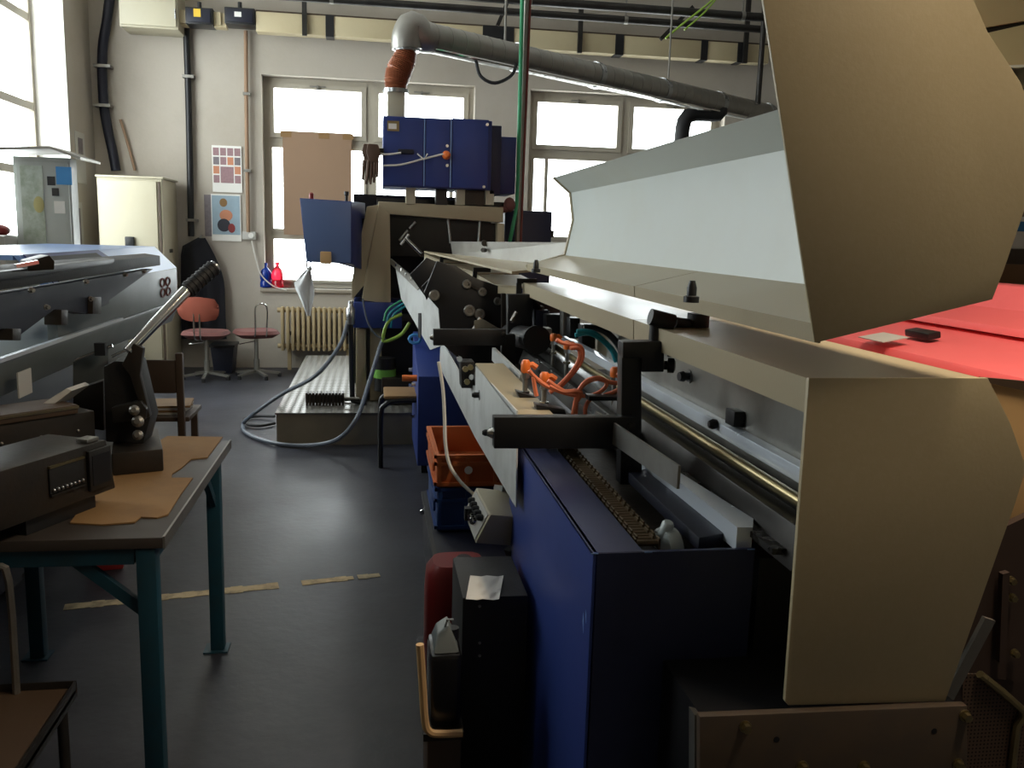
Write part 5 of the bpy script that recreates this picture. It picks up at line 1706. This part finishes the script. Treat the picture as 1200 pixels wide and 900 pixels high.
# ================================================================== FOREGROUND TRAY TROLLEY
sz_ = .42
cA = at_z(90, 797, sz_)
root = thing('tray_trolley', 'low steel tray trolley with a raised rim standing beside the work table', 'trolley', (cA.x - .3, cA.y - .2, 0))
x1_, y1_ = cA.x, cA.y
x0_, y0_ = x1_ - .6, y1_ - .62
part('tray', B().box(x0_, x1_, y0_, y1_, sz_ - .03, sz_ - .02), 'wood_dark', root)
for (a, c_, e, f) in ((x0_, x1_, y1_ - .006, y1_), (x0_, x1_, y0_, y0_ + .006), (x0_, x0_ + .006, y0_ + .006, y1_ - .006), (x1_ - .006, x1_, y0_ + .006, y1_ - .006)):
    part('rim', B().box(a, c_, e, f, sz_ - .045, sz_), 'dark_metal', root, bevel=.001)
for (x, y) in ((x0_ + .03, y0_ + .03), (x1_ - .03, y0_ + .03), (x0_ + .03, y1_ - .03), (x1_ - .03, y1_ - .03)):
    lg = part('leg', B().cyl((x, y, .06), (x, y, sz_ - .031), .014, 10), 'dark_metal', root)
    part('caster', B().cyl((x - .012, y, .03), (x + .012, y, .03), .03, 14), 'rubber', lg)
p = at_y(8, 664, y1_ - .02)
part('push_handle', B().tube([(p.x, y1_ - .015, sz_ - .03), (p.x, y1_ - .015, p.z - .04), (p.x - .03, y1_ - .015, p.z), (p.x - .1, y1_ - .015, p.z + .01), (x0_ + .03, y1_ - .015, p.z + .01), (x0_ + .01, y1_ - .015, sz_ - .03)], .010, 8, smooth=3), 'steel_dull', root)
# dim items on the floor under the left machine
p = at_z(118, 668, 0)
solo('red_toolbox', B().obox((p.x, p.y + .1, .09), (.16, .24, .18), (0, 0, 12)), 'red_plastic', 'small dark red toolbox on the floor behind the work table', 'toolbox', bevel=.012)

# ================================================================== RIGHT SIDE
root = thing('red_machine', 'bright red machine with stepped sloping covers behind the stitching machine', 'machine', (2.6, 3.6, 0))
def red_line(px, py, z):
    return at_z(px, py, z)
xr0 = 1.62
RY0, RY1 = 1.9, 5.2
steps = [(xr0, .95, xr0, 1.235), (xr0 + .02, 1.24, xr0 + .30, 1.30), (xr0 + .28, 1.305, xr0 + .52, 1.365), (xr0 + .50, 1.37, xr0 + .56, 1.47)]
part('lower_cover', B().prism([(xr0, RY0, 1.0), (xr0, RY0, 1.16), (xr0 + .22, RY0, 1.22), (xr0 + .9, RY0, 1.22), (xr0 + .9, RY0, 1.0)], (0, RY1 - RY0, 0)), 'red_machine', root, bevel=.006)
part('middle_cover', B().prism([(xr0 + .16, RY0 + .01, 1.225), (xr0 + .17, RY0 + .01, 1.25), (xr0 + .52, RY0 + .01, 1.315), (xr0 + .9, RY0 + .01, 1.315), (xr0 + .9, RY0 + .01, 1.225)], (0, RY1 - RY0 - .02, 0)), 'red_machine', root, bevel=.004)
part('upper_cover', B().prism([(xr0 + .47, RY0 + .02, 1.32), (xr0 + .48, RY0 + .02, 1.345), (xr0 + .68, RY0 + .02, 1.385), (xr0 + .76, RY0 + .02, 1.47), (xr0 + .9, RY0 + .02, 1.47), (xr0 + .9, RY0 + .02, 1.32)], (0, RY1 - RY0 - .04, 0)), 'red_machine', root, bevel=.004)
part('plinth', B().box(xr0 + .05, xr0 + .85, RY0 + .05, RY1 - .05, 0, 1.0), 'mesh_brown', root)
p = at_z(1081, 391, 1.30)
part('handle', B().obox((p.x, p.y, p.z), (.05, .14, .025), (0, -10, 0)), 'black', root, bevel=.006)
p = at_z(1035, 394, 1.285)
part('label_sheet', B().obox((p.x, p.y, p.z - .004), (.10, .16, .003), (0, -10.5, 0)), 'paper_grey', root)

# shelf beyond the red machine
root = thing('storage_rack', 'steel storage rack with wooden shelves beyond the red machine', 'shelf', (3.5, 4.5, 0))
SX0, SX1, SY0, SY1 = 3.14, 4.6, 4.2, 4.75
for (x, y) in ((SX0, SY0), (SX1, SY0), (SX0, SY1), (SX1, SY1)):
    part('upright', B().box(x - .02, x + .02, y - .02, y + .02, 0, 2.3), 'iron', root)
shelf_z = [.5, 1.0, 1.40, 1.8, 2.25]
for z in shelf_z:
    part('shelf_board', B().box(SX0 - .02, SX1 + .02, SY0 - .02, SY1 + .02, z, z + .03), 'carton', root)
for k, (x, w, h, m, z, lab) in enumerate(((SX0 + .06, .3, .1, 'carton', 1.43, 'flat brown carton on the storage rack beside the grey parcel'), (SX0 + .08, .28, .08, 'wood_dark', 1.53, 'dark wooden tray stacked on the flat brown carton of the rack'), (SX0 + .42, .35, .28, 'carton', 1.43, 'tall brown carton on the storage rack next to the flat carton'), (SX0 + .05, .32, .09, 'paper', 1.612, 'white paper bundle on the dark wooden tray of the rack'), (SX0 + .06, .3, .05, 'skyblue_sticker', 1.703, 'pale blue folder lying on the white paper bundle'), (SX0 + .5, .3, .25, 'paper_grey', 1.83, 'grey parcel standing on the upper board of the storage rack'))):
    solo('stored_box', B().box(x, x + w, SY0 + .03, SY0 + .45, z, z + h), m, lab, 'box', bevel=.004)

# tan side panel just right of the end panel, and perforated basket
root = thing('tan_side_panel', 'tan painted machine panel beside the beige end panel and below the red covers', 'panel', (1.45, 2.1, 0))
part('panel', B().prism([at_y(*q, 1.8) for q in ((1150, 446), (1260, 470), (1260, 640), (1150, 640))], (.0, .03, 0)), 'tan_paint', root, bevel=.003)
part('post', B().box(at_y(1190, 600, 1.83).x, at_y(1215, 600, 1.83).x, 1.831, 1.88, 0, at_y(1200, 600, 1.8).z), 'iron', root)
part('top_edge', B().prism([at_y(*q, 1.79) for q in ((1150, 442), (1260, 452), (1260, 472), (1200, 458), (1150, 447))], (.0, .009, 0)), 'wood_dark', root)
root = thing('wire_basket', 'brown perforated metal basket on the floor at the end of the stitching machine', 'basket', (1.35, 1.7, 0))
q = [at_y(*v, 1.62) for v in ((1128, 790), (1148, 790), (1205, 842), (1205, 990), (1128, 990))]
part('perforated_sheet', B().prism(q, (0, .004, 0)), 'perf', root) if 'perf' in MATS else part('perforated_sheet', B().prism(q, (0, .004, 0)), 'mesh_brown', root)
part('rim_rod', B().tube([at_y(*v, 1.61) for v in ((1148, 790), (1198, 832), (1192, 850), (1186, 900), (1184, 960))], .009, 8, smooth=2), 'brass', root)
root = thing('brown_frame', 'dark brown steel frame with bolts behind the beige end panel', 'frame', (1.5, 1.8, 0))
part('plate', B().prism([at_y(*v, 1.74) for v in ((1130, 640), (1215, 600), (1215, 800), (1130, 792))], (0, .02, 0)), 'mesh_brown', root)
for (px, py) in ((1185, 700), (1188, 765), (1184, 680)):
    p = at_y(px, py, 1.73)
    part('bolt', B().hexbolt(p, (0, -1, 0), .008, .014), 'brass', root)
part('rib', B().prism([at_y(*v, 1.73) for v in ((1170, 670), (1178, 668), (1174, 775), (1166, 773))], (0, -.015, 0)), 'mesh_brown', root)
part('leg', B().box(at_y(1160, 790, 1.76).x, at_y(1190, 790, 1.76).x, 1.761, 1.8, 0, at_y(1160, 700, 1.76).z), 'mesh_brown', root)

# overhead beige cover beyond the hood (upper right)
root = thing('overhead_cabinet', 'olive beige overhead cabinet with a trim rail above the red machine', 'cabinet', (3.3, 3.6, 2.1))
q = [at_y(*v, 3.4) for v in ((1080, -20), (1300, -60), (1300, 8), (1080, 45))]
part('upper_panel', B().prism(q, (0, .5, 0)), 'olive_panel', root, bevel=.005)
q = [at_y(*v, 3.4) for v in ((1080, 56), (1300, 6), (1300, 240), (1080, 240))]
part('lower_panel', B().prism(q, (0, .5, 0)), 'olive_panel', root, bevel=.005)
q = [at_y(*v, 3.42) for v in ((1080, 45), (1300, -2), (1300, 10), (1080, 57))]
part('trim_rail', B().prism(q, (0, .4, 0)), 'iron', root)

LAX = 1.32
# fluorescent tube lamp hanging over the red machine
root = thing('tube_lamp', 'hanging fluorescent tube lamp above the raised hood', 'lamp', (LAX, 1.5, 3.0))
part('housing', B().prism([(LAX - .1, .7, 3.06), (LAX + .1, .7, 3.06), (LAX + .05, .7, 3.14), (LAX - .05, .7, 3.14)], (0, 1.6, 0)), 'hood_white', root)
for x in (LAX - .04, LAX + .04):
    part('tube', B().cyl((x, .74, 3.035), (x, 2.26, 3.035), .013, 10), 'tube_glow', root)
for y in (.9, 2.1):
    part('chain', B().cyl((LAX, y, 3.14), (LAX, y, CEIL), .006, 6), 'steel_dull', root)
ld = bpy.data.lights.new('tube_light', 'AREA')
ld.shape = 'RECTANGLE'; ld.size = .16; ld.size_y = 1.5; ld.energy = LAMP_W; ld.color = (1.0, .82, .6)
lo_ = bpy.data.objects.new('tube_light', ld); COL.objects.link(lo_)
lo_.parent = root
lo_.location = (0, 0, .015)
